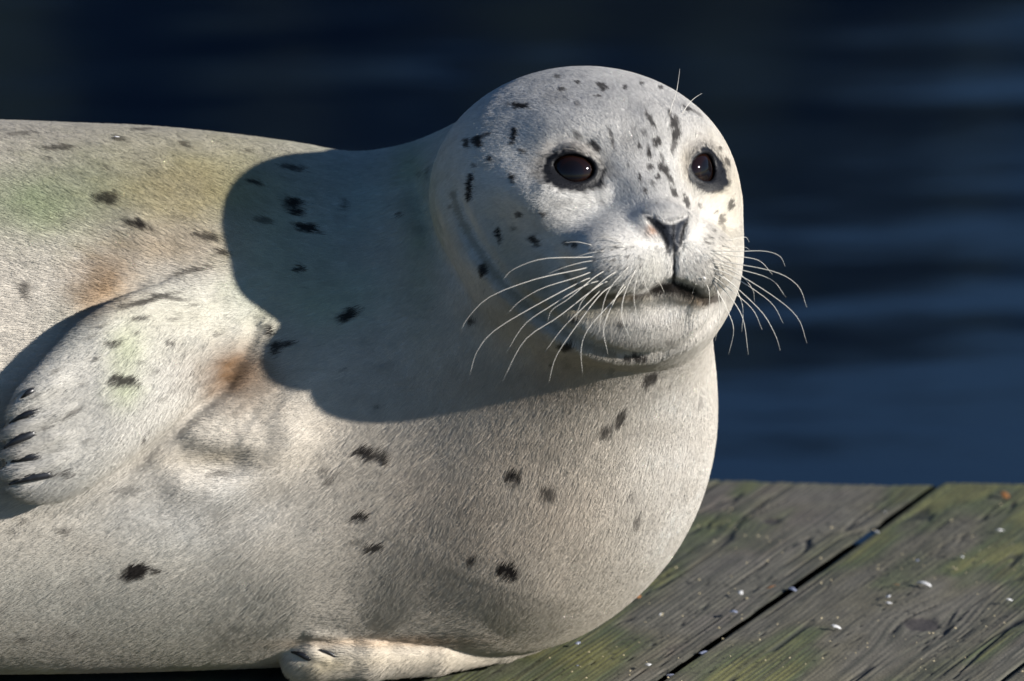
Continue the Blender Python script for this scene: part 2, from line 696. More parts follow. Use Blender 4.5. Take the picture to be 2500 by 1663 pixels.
def sdf(P, detail=True, flipper=True):
    f = sd_base(P, flipper)
    if detail:
        for pts, lo, hi, r, dep, taper in GROOVES:
            m = np.all((P > lo) & (P < hi), axis=1)
            if m.any():
                d, t = polydist(P[m], pts, True)
                w = dep * np.exp(-(d / r) ** 2)
                f[m] += w * (lambda q: .06 + .94 * q * q * (3 - 2 * q))(np.clip(np.minimum(t, 1 - t) / .30, 0, 1)) if taper else w
    return f


def trace(uv, detail=False, start=1500.0, flipper=True):
    """first hit of the lines of sight through u, v with the seal -> model points (nan where they miss)"""
    uv = np.atleast_2d(np.array(uv, float))
    c = np.full(len(uv), start)
    for _ in range(70):
        k = 1 - c / (D * S)
        P = np.stack([(uv[:, 0] - 1250) * k, (831.5 - uv[:, 1]) * k, c], 1)
        d = sdf(P, detail, flipper)
        c = c - np.clip(d * 0.8, -60, 200)
        c = np.maximum(c, -1500)
    k = 1 - c / (D * S)
    P = np.stack([(uv[:, 0] - 1250) * k, (831.5 - uv[:, 1]) * k, c], 1)
    P[(c < -1000) | (np.abs(d) > 15)] = np.nan
    return P


def groove(uvs, r, dep, n=24):
    pts = trace(curve_pts(uvs, n))
    pts = pts[~np.isnan(pts[:, 0])]
    if len(pts) < 2:
        return
    NEW.append((pts, pts.min(0) - 3 * r, pts.max(0) + 3 * r, r, dep, np.linalg.norm(np.diff(pts, axis=0), axis=1).sum() > 7 * r))


# depth of the flank under the flipper, on a coarse grid
_ga = np.linspace(-1350, -480, 30)
_gb = np.linspace(-480, 240, 26)
_u, _v = np.meshgrid(_ga, _gb, indexing='ij')
_c = np.full(_u.size, 1200.0)
for _ in range(60):
    _d = sdf(np.stack([_u.ravel(), _v.ravel(), _c], 1), False, False)
    _c -= np.clip(_d * 0.8, -60, 200)
FLANK = _c.reshape(_u.shape)


def flank_depth(a, b):
    x = np.clip((a - _ga[0]) / (_ga[1] - _ga[0]), 0, len(_ga) - 1.001)
    y = np.clip((b - _gb[0]) / (_gb[1] - _gb[0]), 0, len(_gb) - 1.001)
    i, j = x.astype(int), y.astype(int)
    fx, fy = x - i, y - j
    return (FLANK[i, j] * (1 - fx) * (1 - fy) + FLANK[i + 1, j] * fx * (1 - fy) + FLANK[i, j + 1] * (1 - fx) * fy + FLANK[i + 1, j + 1] * fx * fy)


NEW = []
# folds of the neck and jaw
groove([(1012, 372), (1022, 470), (1052, 570), (1105, 670), (1170, 760)], 28, 15)
groove([(1062, 420), (1085, 520), (1125, 610), (1185, 700)], 32, -9)
groove([(1235, 545), (1290, 610), (1360, 680)], 60, 24)
groove([(1205, 560), (1240, 615), (1280, 660)], 42, 13)
groove([(1395, 870), (1480, 905), (1580, 915), (1680, 890)], 34, 6)
groove([(1122, 470), (1136, 530), (1163, 590), (1235, 690), (1320, 765), (1420, 830), (1500, 862), (1570, 870), (1640, 858), (1720, 805), (1772, 735)], 17, 58, 60)
groove([(1450, 770), (1560, 790), (1650, 775), (1735, 720)], 18, -3)
groove([(1335, 590), (1362, 640), (1400, 690)], 20, 3)
# mouth
groove([(1372, 655), (1420, 700), (1480, 724), (1550, 722), (1600, 704), (1642, 690), (1685, 706), (1722, 730), (1765, 718)], 11, 15, 40)
groove([(1560, 718), (1600, 704), (1642, 690), (1685, 706), (1722, 730)], 11, 14, 40)
groove([(1420, 740), (1480, 758), (1530, 756)], 26, 5)
groove([(1625, 706), (1646, 700), (1668, 708)], 12, 14)
groove([(1600, 712), (1645, 702), (1690, 716)], 16, 12)
# nose
groove([(1643, 590), (1646, 630), (1645, 690)], 6, 13)
groove([(1642, 545), (1643, 600)], 5, 5)
groove([(1582, 533), (1602, 552), (1624, 582), (1631, 612)], 10, 30)
groove([(1676, 540), (1666, 566), (1661, 600)], 9, 24)
groove([(1590, 530), (1632, 546), (1668, 536)], 8, -4)
# around the eyes
groove([(1335, 455), (1400, 478), (1470, 470)], 22, -9)
groove([(1330, 380), (1370, 345), (1430, 345), (1470, 385)], 16, 5)
# forehead dip, flank and armpit
groove([(1540, 260), (1560, 340), (1590, 400)], 40, 7)
groove([(400, 668), (300, 715), (220, 765), (150, 830)], 16, 18)
groove([(626, 800), (602, 860), (555, 935)], 24, 13)
groove([(1200, 600), (1235, 650), (1270, 690)], 40, 10)
groove([(604, 880), (545, 952), (452, 1034), (358, 1114), (270, 1184)], 16, 22, 40)
groove([(380, 1085), (470, 1116), (560, 1122), (630, 1098)], 36, 15)
groove([(400, 1030), (500, 1060), (590, 1075), (650, 1030)], 36, -12)
groove([(450, 1180), (560, 1195), (660, 1150), (705, 1070)], 50, -14)
# toes of the upper flipper
for q in ([(0, 1162), (90, 1142), (200, 1100)], [(0, 1118), (90, 1085), (200, 1040)], [(0, 1068), (90, 1030), (200, 985)], [(20, 1000), (95, 960), (190, 915)]):
    groove(q, 15, -8)
for q in ([(15, 1185), (75, 1172), (125, 1156)], [(12, 1132), (60, 1126), (100, 1110)], [(8, 1093), (50, 1078), (86, 1055)], [(20, 1035), (60, 1018), (98, 1000)]):
    groove(q, 9, 9)
# toes of the lower flipper
groove([(770, 1580), (800, 1594), (835, 1608)], 8, 12)
groove([(712, 1596), (760, 1612), (810, 1630)], 8, 8)
groove([(740, 1545), (800, 1550), (870, 1572)], 18, -7)
# soft unevenness of a fat animal
for _ in range(26):
    u0, v0 = random.uniform(0, 1650), random.uniform(420, 1450)
    groove([(u0, v0), (u0 + random.uniform(-60, 60), v0 + random.uniform(-60, 60))], random.uniform(50, 95), random.uniform(-6, 6), 3)
GROOVES = NEW
JAW_FOLD = trace(curve_pts([(1112, 470), (1130, 530), (1165, 595), (1235, 690), (1320, 765), (1420, 830), (1500, 862), (1570, 870), (1640, 858)], 40))


# ------------------------------------------------------------------ mesh it (surface nets on an uneven grid)
def axis(segs):
    out = [segs[0][0]]
    for s0, s1, h in segs:
        n = max(1, int(round((s1 - s0) / h)))
        out += list(np.linspace(s0, s1, n + 1)[1:])
    return np.array(out)


gx = axis([(-5500, -1700, 32), (-1700, -1400, 16), (-1400, 80, 8), (80, 600, 4.5)])
gy = axis([(-960, -80, 8), (-80, 500, 4.5), (500, 740, 8)])
gz_ = axis([(-640, 640, 9), (640, 1120, 4.5)])
nx, ny, nz = len(gx), len(gy), len(gz_)
ST_ = 4
F = np.full((nx, ny, nz), 1e3, np.float32)
cx, cy, cz = np.arange(0, nx + ST_, ST_), np.arange(0, ny + ST_, ST_), np.arange(0, nz + ST_, ST_)
xc = np.interp(cx, np.arange(nx), gx)
yc = np.interp(cy, np.arange(ny), gy)
zc = np.interp(cz, np.arange(nz), gz_)
# block centres
bx, by, bz = [(a[:-1] + a[1:]) / 2 for a in (xc, yc, zc)]
hx, hy, hz = [np.diff(a) / 2 for a in (xc, yc, zc)]
BX, BY, BZ = np.meshgrid(bx, by, bz, indexing='ij')
HR = np.sqrt(hx[:, None, None] ** 2 + hy[None, :, None] ** 2 + hz[None, None, :] ** 2)
fb = sdf(np.stack([BX.ravel(), BY.ravel(), BZ.ravel()], 1)).reshape(BX.shape)
near = np.abs(fb) < HR * 1.35 + 26
for (i0, ax0) in ((0, 0),):
    pass
rep = np.sign(fb).repeat(ST_, 0).repeat(ST_, 1).repeat(ST_, 2)[:nx, :ny, :nz]
F[:] = rep * 500
del rep
ii = np.argwhere(near) * ST_
off = np.stack(np.meshgrid(*[np.arange(ST_)] * 3, indexing='ij'), -1).reshape(-1, 3)
idx = (ii[:, None, :] + off[None]).reshape(-1, 3)
idx = idx[(idx[:, 0] < nx) & (idx[:, 1] < ny) & (idx[:, 2] < nz)]
for s in range(0, len(idx), 400000):
    j = idx[s:s + 400000]
    F[j[:, 0], j[:, 1], j[:, 2]] = sdf(np.stack([gx[j[:, 0]], gy[j[:, 1]], gz_[j[:, 2]]], 1))
SG = F < 0
cnt = np.zeros((nx - 1, ny - 1, nz - 1), np.uint8)
for dx in (0, 1):
    for dy in (0, 1):
        for dz in (0, 1):
            cnt += SG[dx:nx - 1 + dx, dy:ny - 1 + dy, dz:nz - 1 + dz]
act = (cnt > 0) & (cnt < 8)
ci = np.argwhere(act)
vid = np.full(act.shape, -1, np.int32)
vid[act] = np.arange(len(ci))
acc = np.zeros((len(ci), 3))
num = np.zeros(len(ci))
corner = {}
for dx in (0, 1):
    for dy in (0, 1):
        for dz in (0, 1):
            corner[(dx, dy, dz)] = F[ci[:, 0] + dx, ci[:, 1] + dy, ci[:, 2] + dz].astype(float)
for ax_ in range(3):
    o1, o2 = [k for k in range(3) if k != ax_]
    for p in (0, 1):
        for q in (0, 1):
            a = [0, 0, 0]; b = [0, 0, 0]
            a[o1] = b[o1] = p; a[o2] = b[o2] = q; b[ax_] = 1
            fa, fb_ = corner[tuple(a)], corner[tuple(b)]
            m = (fa < 0) != (fb_ < 0)
            t = fa[m] / (fa[m] - fb_[m])
            pa = np.stack([gx[ci[m, 0] + a[0]], gy[ci[m, 1] + a[1]], gz_[ci[m, 2] + a[2]]], 1)
            pb = np.stack([gx[ci[m, 0] + b[0]], gy[ci[m, 1] + b[1]], gz_[ci[m, 2] + b[2]]], 1)
            acc[m] += pa + (pb - pa) * t[:, None]
            num[m] += 1
BV = acc / num[:, None]
quads = []
for ax_ in range(3):
    o1, o2 = [(1, 2), (2, 0), (0, 1)][ax_]
    sl0 = [slice(None)] * 3; sl1 = [slice(None)] * 3
    sl0[ax_] = slice(0, -1); sl1[ax_] = slice(1, None)
    s0, s1 = SG[tuple(sl0)], SG[tuple(sl1)]
    e = np.argwhere(s0 != s1)
    inside0 = s0[e[:, 0], e[:, 1], e[:, 2]]
    ok = (e[:, o1] > 0) & (e[:, o2] > 0) & (e[:, o1] < act.shape[o1]) & (e[:, o2] < act.shape[o2])
    e, inside0 = e[ok], inside0[ok]
    def cell(d1, d2):
        c = e.copy(); c[:, o1] += d1; c[:, o2] += d2
        return vid[c[:, 0], c[:, 1], c[:, 2]]
    q = np.stack([cell(-1, -1), cell(0, -1), cell(0, 0), cell(-1, 0)], 1)
    q[~inside0] = q[~inside0][:, ::-1]
    quads.append(q)
BQ = np.vstack(quads)
BQ = BQ[(BQ >= 0).all(1)]
del F, SG, cnt, act, vid


def grad(P, h=2.0):
    g = np.zeros_like(P)
    for k in range(3):
        d = np.zeros(3); d[k] = h
        g[:, k] = sdf(P + d) - sdf(P - d)
    return g / (np.linalg.norm(g, axis=1, keepdims=True) + 1e-9)


BN = grad(BV)
# ------------------------------------------------------------------ the coat: markings, with some light and shade painted in
SPOTS = [  # u, v, length, width, angle (degrees, clockwise in the picture), strength
    (267, 488, 66, 28, 0, .85), (345, 553, 64, 24, 16, .95), (512, 583, 62, 20, 8, .8), (552, 620, 32, 16, 15, .85),
    (467, 665, 110, 13, -14, .7), (371, 732, 130, 15, -15, .85), (425, 728, 80, 10, 6, .7), (345, 774, 52, 12, -8, .8), (154, 364, 74, 16, -3, .7),
    (302, 342, 32, 14, 10, .7), (461, 355, 28, 12, 10, .7), (270, 414, 26, 12, 10, .5), (350, 318, 54, 9, 0, .6),
    (64, 329, 66, 10, -4, .5), (130, 392, 26, 10, 0, .5), (620, 373, 22, 10, 10, .5), (727, 414, 62, 16, 8, .8), (631, 451, 38, 14, 10, .85),
    (722, 497, 46, 26, 15, .95), (728, 518, 40, 20, 10, .95), (762, 559, 56, 24, 8, .95), (650, 539, 46, 18, 10, .6), (851, 501, 18, 32, 0, .6),
    (981, 520, 15, 16, 0, .8), (739, 658, 24, 17, 5, .9), (862, 766, 58, 26, -18, .95), (666, 803, 20, 26, 0, .95),
    (678, 850, 24, 36, 10, .9), (705, 838, 36, 18, -15, .9), (900, 1100, 58, 34, 5, .95), (938, 1112, 40, 32, 25, .9), (795, 1150, 24, 24, 20, .5),
    (808, 1168, 20, 20, 0, .7), (1254, 1156, 50, 32, -8, .95), (1339, 1202, 32, 36, -25, .75), (884, 1257, 54, 22, -10, .95),
    (916, 1335, 46, 24, -15, .9), (880, 1318, 36, 14, 0, .4), (1154, 1363, 26, 20, -25, .8), (1236, 1384, 46, 34, 0, .98), (1252, 1394, 30, 36, 0, .98),
    (1220, 1469, 40, 12, -10, .3), (337, 1391, 98, 36, -6, .98), (164, 1296, 34, 18, 5, .6), (64, 1267, 32, 14, 15, .5),
    (37, 1294, 26, 14, 5, .4), (541, 1156, 54, 18, 0, .5), (314, 1194, 70, 22, 0, .4), (1588, 925, 44, 26, -35, .85), (1519, 1013, 26, 46, 22, .85),
    (1478, 1050, 40, 28, -30, .75), (1710, 976, 12, 34, 10, .4), (1547, 1206, 20, 28, 15, .35), (1559, 1268, 18, 46, 25, .6),
    (1560, 868, 66, 13, 2, .95), (928, 990, 20, 12, 0, .5), (1186, 658, 27, 32, 10, .95), (1153, 779, 22, 18, 10, .8), (1384, 840, 36, 26, -10, .9),  # first entry: shade of the chin fold painted as a spot
    (1497, 905, 16, 18, 0, .3), (848, 900, 22, 10, 0, .35), (64, 1560, 40, 14, 10, .5), (185, 1548, 26, 12, 0, .4), (70, 714, 26, 62, -15, .7),
    # upper flipper
    (315, 926, 68, 32, 4, .92), (284, 838, 46, 18, -5, .85), (252, 795, 34, 10, -15, .6), (419, 835, 20, 14, 15, .75), (474, 905, 12, 12, 0, .8), (536, 814, 24, 9, 15, .6),
    (334, 811, 16, 8, 0, .6), (191, 1002, 60, 11, -28, .6), (170, 1150, 58, 15, 5, .75), (400, 966, 24, 14, 0, .35), (356, 1066, 12, 14, 0, .7), (230, 820, 30, 8, -25, .4), (310, 748, 40, 9, -20, .5), (430, 778, 30, 8, 0, .5), (560, 770, 18, 8, 15, .4),
    (240, 872, 26, 12, -20, .6), (212, 935, 22, 9, -30, .5), (385, 902, 16, 12, 10, .6), (142, 905, 30, 9, -35, .5), (102, 962, 26, 9, -30, .5), (262, 985, 20, 10, 0, .5), (300, 1030, 14, 9, 0, .45), (455, 862, 12, 8, 0, .5), (505, 842, 10, 10, 0, .5), (350, 880, 18, 10, 10, .5), (130, 1040, 30, 12, -20, .55), (150, 1095, 26, 10, -10, .5), (225, 1070, 22, 9, -20, .4), (390, 730, 50, 9, -10, .6), (480, 745, 24, 8, 0, .5), (420, 950, 18, 12, 0, .4),
    # head
    (1274, 259, 46, 17, 4, .95), (1259, 333, 15, 58, 8, .98), (1172, 345, 24, 24, 20, .95), (1146, 345, 16, 28, 0, .9), (1190, 330, 30, 10, -25, .7), (1201, 385, 22, 14, -20, .9), (1152, 457, 15, 70, 6, .98),
    (1162, 404, 12, 12, 0, .7), (1256, 436, 15, 26, -15, .95), (1278, 368, 24, 12, 25, .8), (1220, 569, 14, 38, -18, .95), (1307, 585, 34, 18, 35, .95),
    (1271, 524, 16, 13, 0, .8), (1333, 523, 20, 11, 0, .85), (1257, 556, 14, 9, 0, .5), (1408, 594, 22, 14, 10, .9), (1386, 590, 15, 10, 10, .8),
    (1456, 362, 38, 18, 48, .9), (1414, 336, 28, 16, 35, .55), (1494, 330, 9, 28, -25, .7), (1499, 352, 8, 30, -10, .7), (1474, 214, 30, 14, 45, .85), (1367, 188, 16, 9, 0, .7),
    (1417, 203, 14, 9, -10, .8), (1378, 221, 16, 10, 0, .8), (1532, 218, 12, 12, 10, .8), (1572, 209, 12, 9, 0, .8), (1619, 218, 12, 10, 0, .8), (1415, 256, 16, 12, -30, .5),
    (1465, 238, 16, 8, 0, .8), (1484, 213, 20, 10, 40, .8), (1590, 296, 13, 54, -25, .8), (1648, 308, 24, 34, 10, .9), (1652, 334, 20, 48, 8, .9), (1645, 362, 11, 44, 8, .75), (1639, 284, 8, 30, -5, .7),
    (1606, 352, 18, 26, 10, .9), (1575, 330, 22, 22, 0, .45), (1562, 361, 10, 18, -10, .8), (1586, 378, 11, 32, -12, .9), (1589, 415, 18, 20, 0, .8), (1625, 424, 18, 50, -32, .9), (1636, 438, 12, 34, -32, .85),
    (1618, 392, 8, 30, -15, .6), (1565, 441, 10, 24, -12, .85), (1578, 471, 11, 12, 0, .8), (1610, 438, 11, 14, 0, .9), (1648, 476, 12, 32, -32, .85), (1677, 497, 12, 36, -24, .85), (1598, 452, 10, 14, 0, .6),
    (1683, 271, 22, 11, 25, .85), (1704, 281, 26, 9, 30, .5), (1758, 367, 12, 14, -20, .75), (1777, 402, 13, 20, -25, .8), (1764, 440, 12, 10, 20, .6), (1744, 469, 18, 9, 0, .75),
    (1782, 507, 15, 24, 10, .8), (1760, 538, 15, 22, 15, .75), (1746, 520, 10, 12, 0, .7), (1765, 555, 8, 14, 0, .4), (1708, 508, 9, 12, -30, .5), (1409, 774, 22, 14, 10, .85), (1518, 785, 24, 12, 5, .8),
    (1636, 828, 30, 14, 5, .45), (1330, 700, 26, 10, 40, .4), (1476, 496, 10, 14, -10, .35), (1738, 560, 8, 8, 0, .6), (1724, 590, 22, 6, 15, .6), (1716, 580, 10, 6, 0, .5), (1752, 545, 8, 8, 0, .6), (1550, 320, 14, 12, 0, .25), (1540, 350, 40, 50, 0, .16), (1360, 240, 60, 30, 0, .15), (1050, 410, 10, 14, 0, .5), (1030, 420, 10, 10, 0, .4), (1104, 500, 10, 14, 0, .5), (1162, 1220, 14, 10, 0, .2), (1105, 1130, 12, 10, 0, .25),
]
for r_, row in enumerate([(1448, 612, 1545, 600), (1440, 634, 1560, 624), (1452, 656, 1570, 648), (1470, 678, 1580, 672), (1490, 698, 1575, 694)]):
    for k in range(7):
        t = k / 6
        SPOTS.append((row[0] + (row[2] - row[0]) * t + random.uniform(-4, 4), row[1] + (row[3] - row[1]) * t + random.uniform(-4, 4), 9, 7, 30, random.uniform(.5, .85)))
for k in range(26):
    SPOTS.append((random.uniform(1690, 1770), random.uniform(570, 690), random.uniform(5, 10), 5, 40, random.uniform(.35, .7)))
for k in range(240):     # fine freckles here and there
    SPOTS.append((random.uniform(0, 1650), random.uniform(330, 1520), random.uniform(5, 12), random.uniform(4, 8), random.uniform(-20, 30), random.uniform(.2, .6) * (1 if k % 4 == 0 else .6)))
for k in range(50):     # faint larger mottling
    SPOTS.append((random.uniform(0, 1600), random.uniform(330, 1450), random.uniform(22, 60), random.uniform(12, 26), random.uniform(-20, 20), random.uniform(.06, .18)))
for k in range(70):     # and the rest of the body, beyond the picture
    SPOTS.append((random.uniform(-2600, -60), random.uniform(420, 1550), random.uniform(25, 90), random.uniform(14, 36), random.uniform(-20, 20), random.uniform(.5, .95)))
SP = np.array(SPOTS, float)
SP3 = np.concatenate([trace(SP[i:i + 200, :2]) for i in range(0, len(SP), 200)])

TINTS = [  # u, v, ru, rv, colour, strength
    (450, 430, 420, 130, (.60, .56, .38), .8), (90, 500, 210, 85, (.36, .41, .25), .85), (240, 450, 120, 60, (.44, .47, .33), .5), (480, 470, 200, 75, (.50, .41, .21), .8), (620, 500, 90, 120, (.50, .46, .27), .55),
    (700, 640, 120, 170, (.46, .50, .34), .55), (800, 720, 170, 90, (.46, .54, .38), .55), (900, 520, 190, 200, (.48, .56, .50), .5), (1035, 560, 40, 190, (.44, .50, .36), .6), (1000, 400, 40, 60, (.42, .47, .3), .5),
    (420, 600, 160, 60, (.56, .42, .27), .55), (270, 690, 72, 58, (.34, .19, .075), .9), (215, 740, 45, 40, (.3, .18, .09), .6), (578, 905, 95, 75, (.20, .11, .052), .95), (640, 930, 60, 60, (.4, .3, .22), .45),  # armpit: brown fur, darkened further with its shade painted in
    (315, 850, 48, 70, (.49, .54, .33), .6), (310, 950, 40, 40, (.54, .60, .36), .5), (450, 770, 130, 80, (.60, .58, .46), .6), (170, 790, 60, 60, (.5, .5, .42), .4),
    (540, 1118, 150, 26, (.34, .28, .19), .6), (470, 1250, 260, 100, (.74, .73, .70), .6), (1200, 1200, 330, 300, (.60, .49, .385), .6), (1330, 930, 200, 60, (.50, .40, .31), .55),  # crease under the flipper and belly highlight: shade and light painted in
    (250, 1450, 420, 150, (.58, .58, .53), .5), (1780, 470, 70, 180, (.70, .62, .48), .7), (1660, 1150, 130, 500, (.80, .76, .70), .85), (1702, 730, 34, 11, (.30, .19, .09), .6), (1645, 706, 52, 15, (.10, .085, .07), .9),  # tall pale tint: sunlight painted into the right edge of the chest
    (1420, 745, 130, 40, (.44, .36, .21), .75), (1500, 722, 120, 9, (.28, .22, .13), .6), (1300, 690, 70, 70, (.48, .40, .26), .65), (1240, 600, 60, 80, (.55, .47, .33), .55), (1690, 410, 30, 60, (.58, .48, .32), .5), (1750, 470, 30, 16, (.48, .40, .22), .5),
    (1395, 365, 70, 26, (.40, .35, .29), .55), (1340, 400, 26, 40, (.42, .40, .38), .4), (900, 1568, 200, 14, (.62, .45, .29), .7), (1050, 1562, 130, 14, (.62, .46, .33), .6), (1000, 1610, 260, 30, (.58, .50, .38), .6), (800, 1625, 70, 26, (.36, .30, .17), .6),
    (1420, 230, 260, 70, (.56, .55, .54), .4), (1560, 340, 60, 70, (.42, .41, .40), .45), (1597, 566, 18, 12, (.48, .20, .07), .75), (60, 1090, 60, 90, (.40, .38, .36), .5), (1590, 650, 40, 50, (.62, .60, .52), .4),
]
NOSE = np.array([(1574, 526), (1592, 530), (1614, 544), (1642, 549), (1664, 538), (1684, 528), (1676, 548), (1666, 570), (1662, 596), (1652, 622), (1644, 600), (1636, 628), (1629, 606), (1616, 584), (1598, 558)], float)


DARK_LINES = [
    (curve_pts([(1545, 722), (1575, 715), (1600, 704), (1642, 691), (1685, 706), (1722, 730), (1755, 722)], 30), 6, (.045, .035, .028), .8),
    (curve_pts([(1372, 655), (1420, 700), (1480, 724), (1550, 721)], 16), 5, (.20, .15, .09), .55),
    (curve_pts([(1605, 706), (1644, 697), (1686, 710)], 12), 13, (.022, .018, .016), .95),
]
DARK_LINES.append((curve_pts([(1112, 470), (1130, 530), (1165, 595), (1235, 690), (1320, 765), (1420, 830), (1500, 862)], 30), 7, (.30, .255, .175), .6))  # jaw fold: crease shade painted as a brownish line
NOSTRIL = [
    (curve_pts([(1584, 536), (1603, 554), (1624, 583), (1631, 614)], 16), 6, (.005, .005, .007), .95),
    (curve_pts([(1677, 541), (1667, 566), (1661, 600)], 12), 5, (.007, .007, .009), .9),
    (curve_pts([(1644, 548), (1645, 600), (1646, 690)], 12), 3.2, (.012, .012, .015), .85),
]


def smooth(e0, e1, x):
    t = np.clip((x - e0) / (e1 - e0), 0, 1)
    return t * t * (3 - 2 * t)


def coat(P):
    """albedo, bare-skin mask, dark mask at points of the seal"""
    k = 1 - P[:, 2] / (D * S)
    u = P[:, 0] / k + 1250
    v = 831.5 - P[:, 1] / k
    N = len(P)
    col = np.empty((N, 3))
    col[:] = (.71, .65, .56)
    hdw = smooth(60, -60, np.linalg.norm((P - HO) / np.array([1, 1, 1.2]), axis=1) - 400)
    col += hdw[:, None] * (np.array((.75, .73, .695)) - col)
    arm = smooth(30, -30, polysd2(P[:, 0], P[:, 1], FLIP2)) * (P[:, 2] > 200)
    col += (arm * .8)[:, None] * (np.array((.69, .67, .615)) - col)
    n1 = fbm(P[:, 0] / 110, P[:, 1] / 70, P[:, 2] / 110, 3, 3)
    n2 = fbm(P[:, 0] / 34, P[:, 1] / 22, P[:, 2] / 34, 9, 3)
    for (tu, tv, ru, rv, c, s_) in TINTS:
        m = (np.abs(u - tu) < ru * 2.4) & (np.abs(v - tv) < rv * 2.4)
        if m.any():
            w = np.exp(-(((u[m] - tu) / ru) ** 2 + ((v[m] - tv) / rv) ** 2) * (1 + .35 * n2[m])) * s_
            w *= np.clip(1 + .4 * n1[m], 0, 1.5)
            w = np.clip(w, 0, 1)
            col[m] += w[:, None] * (np.array(c) - col[m])
    col *= (1 + .10 * n1 + .07 * n2)[:, None]
    dark = np.zeros(N)
    for (su, sv, L, W, an, st), p3 in zip(SP, SP3):
        if np.isnan(p3[0]):
            continue
        R_ = max(L, W) * 1.1 + 8
        m = (np.abs(u - su) < R_) & (np.abs(v - sv) < R_)
        if not m.any():
            continue
        mi = np.flatnonzero(m)
        mi = mi[np.linalg.norm(P[mi] - p3, axis=1) < R_ * 2.6]
        if not len(mi):
            continue
        a_ = math.radians(an)
        du, dv = u[mi] - su, v[mi] - sv
        x = (du * math.cos(a_) + dv * math.sin(a_)) / (L * .54)
        y = (-du * math.sin(a_) + dv * math.cos(a_)) / (W * .54)
        sc_ = max(5, min(L, W) * .45)
        r = np.sqrt(x * x + y * y) + .42 * vnoise(u[mi] / sc_, v[mi] / sc_, None, int(su) % 97) + .2 * vnoise(u[mi] / sc_ * 2.7, v[mi] / sc_ * 2.7, None, int(sv) % 89)
        dark[mi] = np.maximum(dark[mi], st * smooth(1.22, .62, r))
    col += dark[:, None] * (np.array((.017, .014, .0145)) - col)
    bare = np.zeros(N)
    # lips: dark along the slit; jaw fold: crease shade painted into the coat
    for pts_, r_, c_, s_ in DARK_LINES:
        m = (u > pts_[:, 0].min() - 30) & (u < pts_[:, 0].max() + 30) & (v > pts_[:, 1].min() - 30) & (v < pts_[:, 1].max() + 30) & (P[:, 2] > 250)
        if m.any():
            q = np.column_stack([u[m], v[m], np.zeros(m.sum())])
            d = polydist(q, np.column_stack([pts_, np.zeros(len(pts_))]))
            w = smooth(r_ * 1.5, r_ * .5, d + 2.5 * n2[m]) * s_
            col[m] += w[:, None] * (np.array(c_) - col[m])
    # nose leather
    m = (np.abs(u - 1630) < 80) & (np.abs(v - 575) < 80) & (P[:, 2] > HC)
    if m.any():
        d = polysd2(u[m], v[m], NOSE)
        w = smooth(7, -3, d)
        col[m] += w[:, None] * (np.array((.026, .03, .04)) - col[m])
        bare[m] = np.maximum(bare[m], w)
    # philtrum line
    m = (np.abs(u - 1645) < 5) & (v > 600) & (v < 695) & (P[:, 2] > HC)
    if m.any():
        w = smooth(5, 1, np.abs(u[m] - 1645)) * .9
        col[m] += w[:, None] * (np.array((.04, .04, .045)) - col[m])
    for pts_, r_, c_, s_ in NOSTRIL:
        m = (u > 1560) & (u < 1700) & (v > 520) & (v < 700) & (P[:, 2] > HC)
        if m.any():
            q = np.column_stack([u[m], v[m], np.zeros(m.sum())])
            d = polydist(q, np.column_stack([pts_, np.zeros(len(pts_))]))
            w = smooth(r_ * 1.4, r_ * .5, d) * s_
            col[m] += w[:, None] * (np.array(c_) - col[m])
            bare[m] = np.maximum(bare[m], w)
    # rims of the eyes
    for (C, dn, sd_, up, sx) in EYES:
        m = np.linalg.norm(P - C, axis=1) < 190
        if not m.any():
            continue
        q = P[m] - C
        x, y = q @ sd_, q @ up
        inner = -sx * x * 1.0            # towards the nose
        rx, ryu, ryl = (np.where(inner > 0, 88, 74), 53, 50) if sx < 0 else (79, 61, 57)
        yy = y - 2 + np.where(inner > 0, .22 * inner, 0)
        rr = np.sqrt((x / rx) ** 2 + (yy / np.where(yy > 0, ryu, ryl)) ** 2) + .10 * vnoise(x / 9, y / 9, None, 5)
        w = smooth(1.12, .86, rr) * (q @ dn > -10)
        col[m] += w[:, None] * (np.array((.009, .0095, .012)) - col[m])
        halo = smooth(1.5, 1.0, rr) * .45 * (y > -20)
        col[m] += (halo * (1 - w))[:, None] * (np.array((.30, .26, .22)) - col[m])
        bare[m] = np.maximum(bare[m], smooth(1.02, .90, rr))
    return np.clip(col, .005, .86), bare, dark


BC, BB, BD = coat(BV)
# ------------------------------------------------------------------ the seal: objects
SEAL_LOC = np.array([world(A(700, 1600, 100))[0], world(A(700, 1600, 100))[1], 0.0])
seal = empty("harbour_seal", SEAL_LOC)
tag(seal, "pale spotted harbour seal lying on its side on the dock, head raised", "seal")
PINV = Matrix.Translation(Vector(-SEAL_LOC))


def adopt(o):
    o.parent = seal
    o.matrix_parent_inverse = PINV
    return o


N = Nodes("seal_skin")
at = N.n("ShaderNodeAttribute", attribute_name="coat")
ab = N.n("ShaderNodeAttribute", attribute_name="bare")
tc = N.n("ShaderNodeTexCoord")
nz = N.n("ShaderNodeTexNoise", i_Scale=900.0, i_Detail=3.0)
N.l(tc.outputs["Object"], nz.inputs["Vector"])
bp = N.n("ShaderNodeBump", i_Strength=0.5, i_Distance=0.0006)
N.l(nz.outputs["Fac"], bp.inputs["Height"])
N.l(bp.outputs["Normal"], N.b.inputs["Normal"])
mul = N.n("ShaderNodeMix", data_type='RGBA', blend_type='MULTIPLY')
mul.inputs[0].default_value = 1.0
rmp = N.n("ShaderNodeMapRange")
rmp.inputs[1].default_value = 0.0
rmp.inputs[2].default_value = 1.0
rmp.inputs[3].default_value = 0.85
rmp.inputs[4].default_value = 1.0
N.l(ab.outputs["Fac"], rmp.inputs[0])
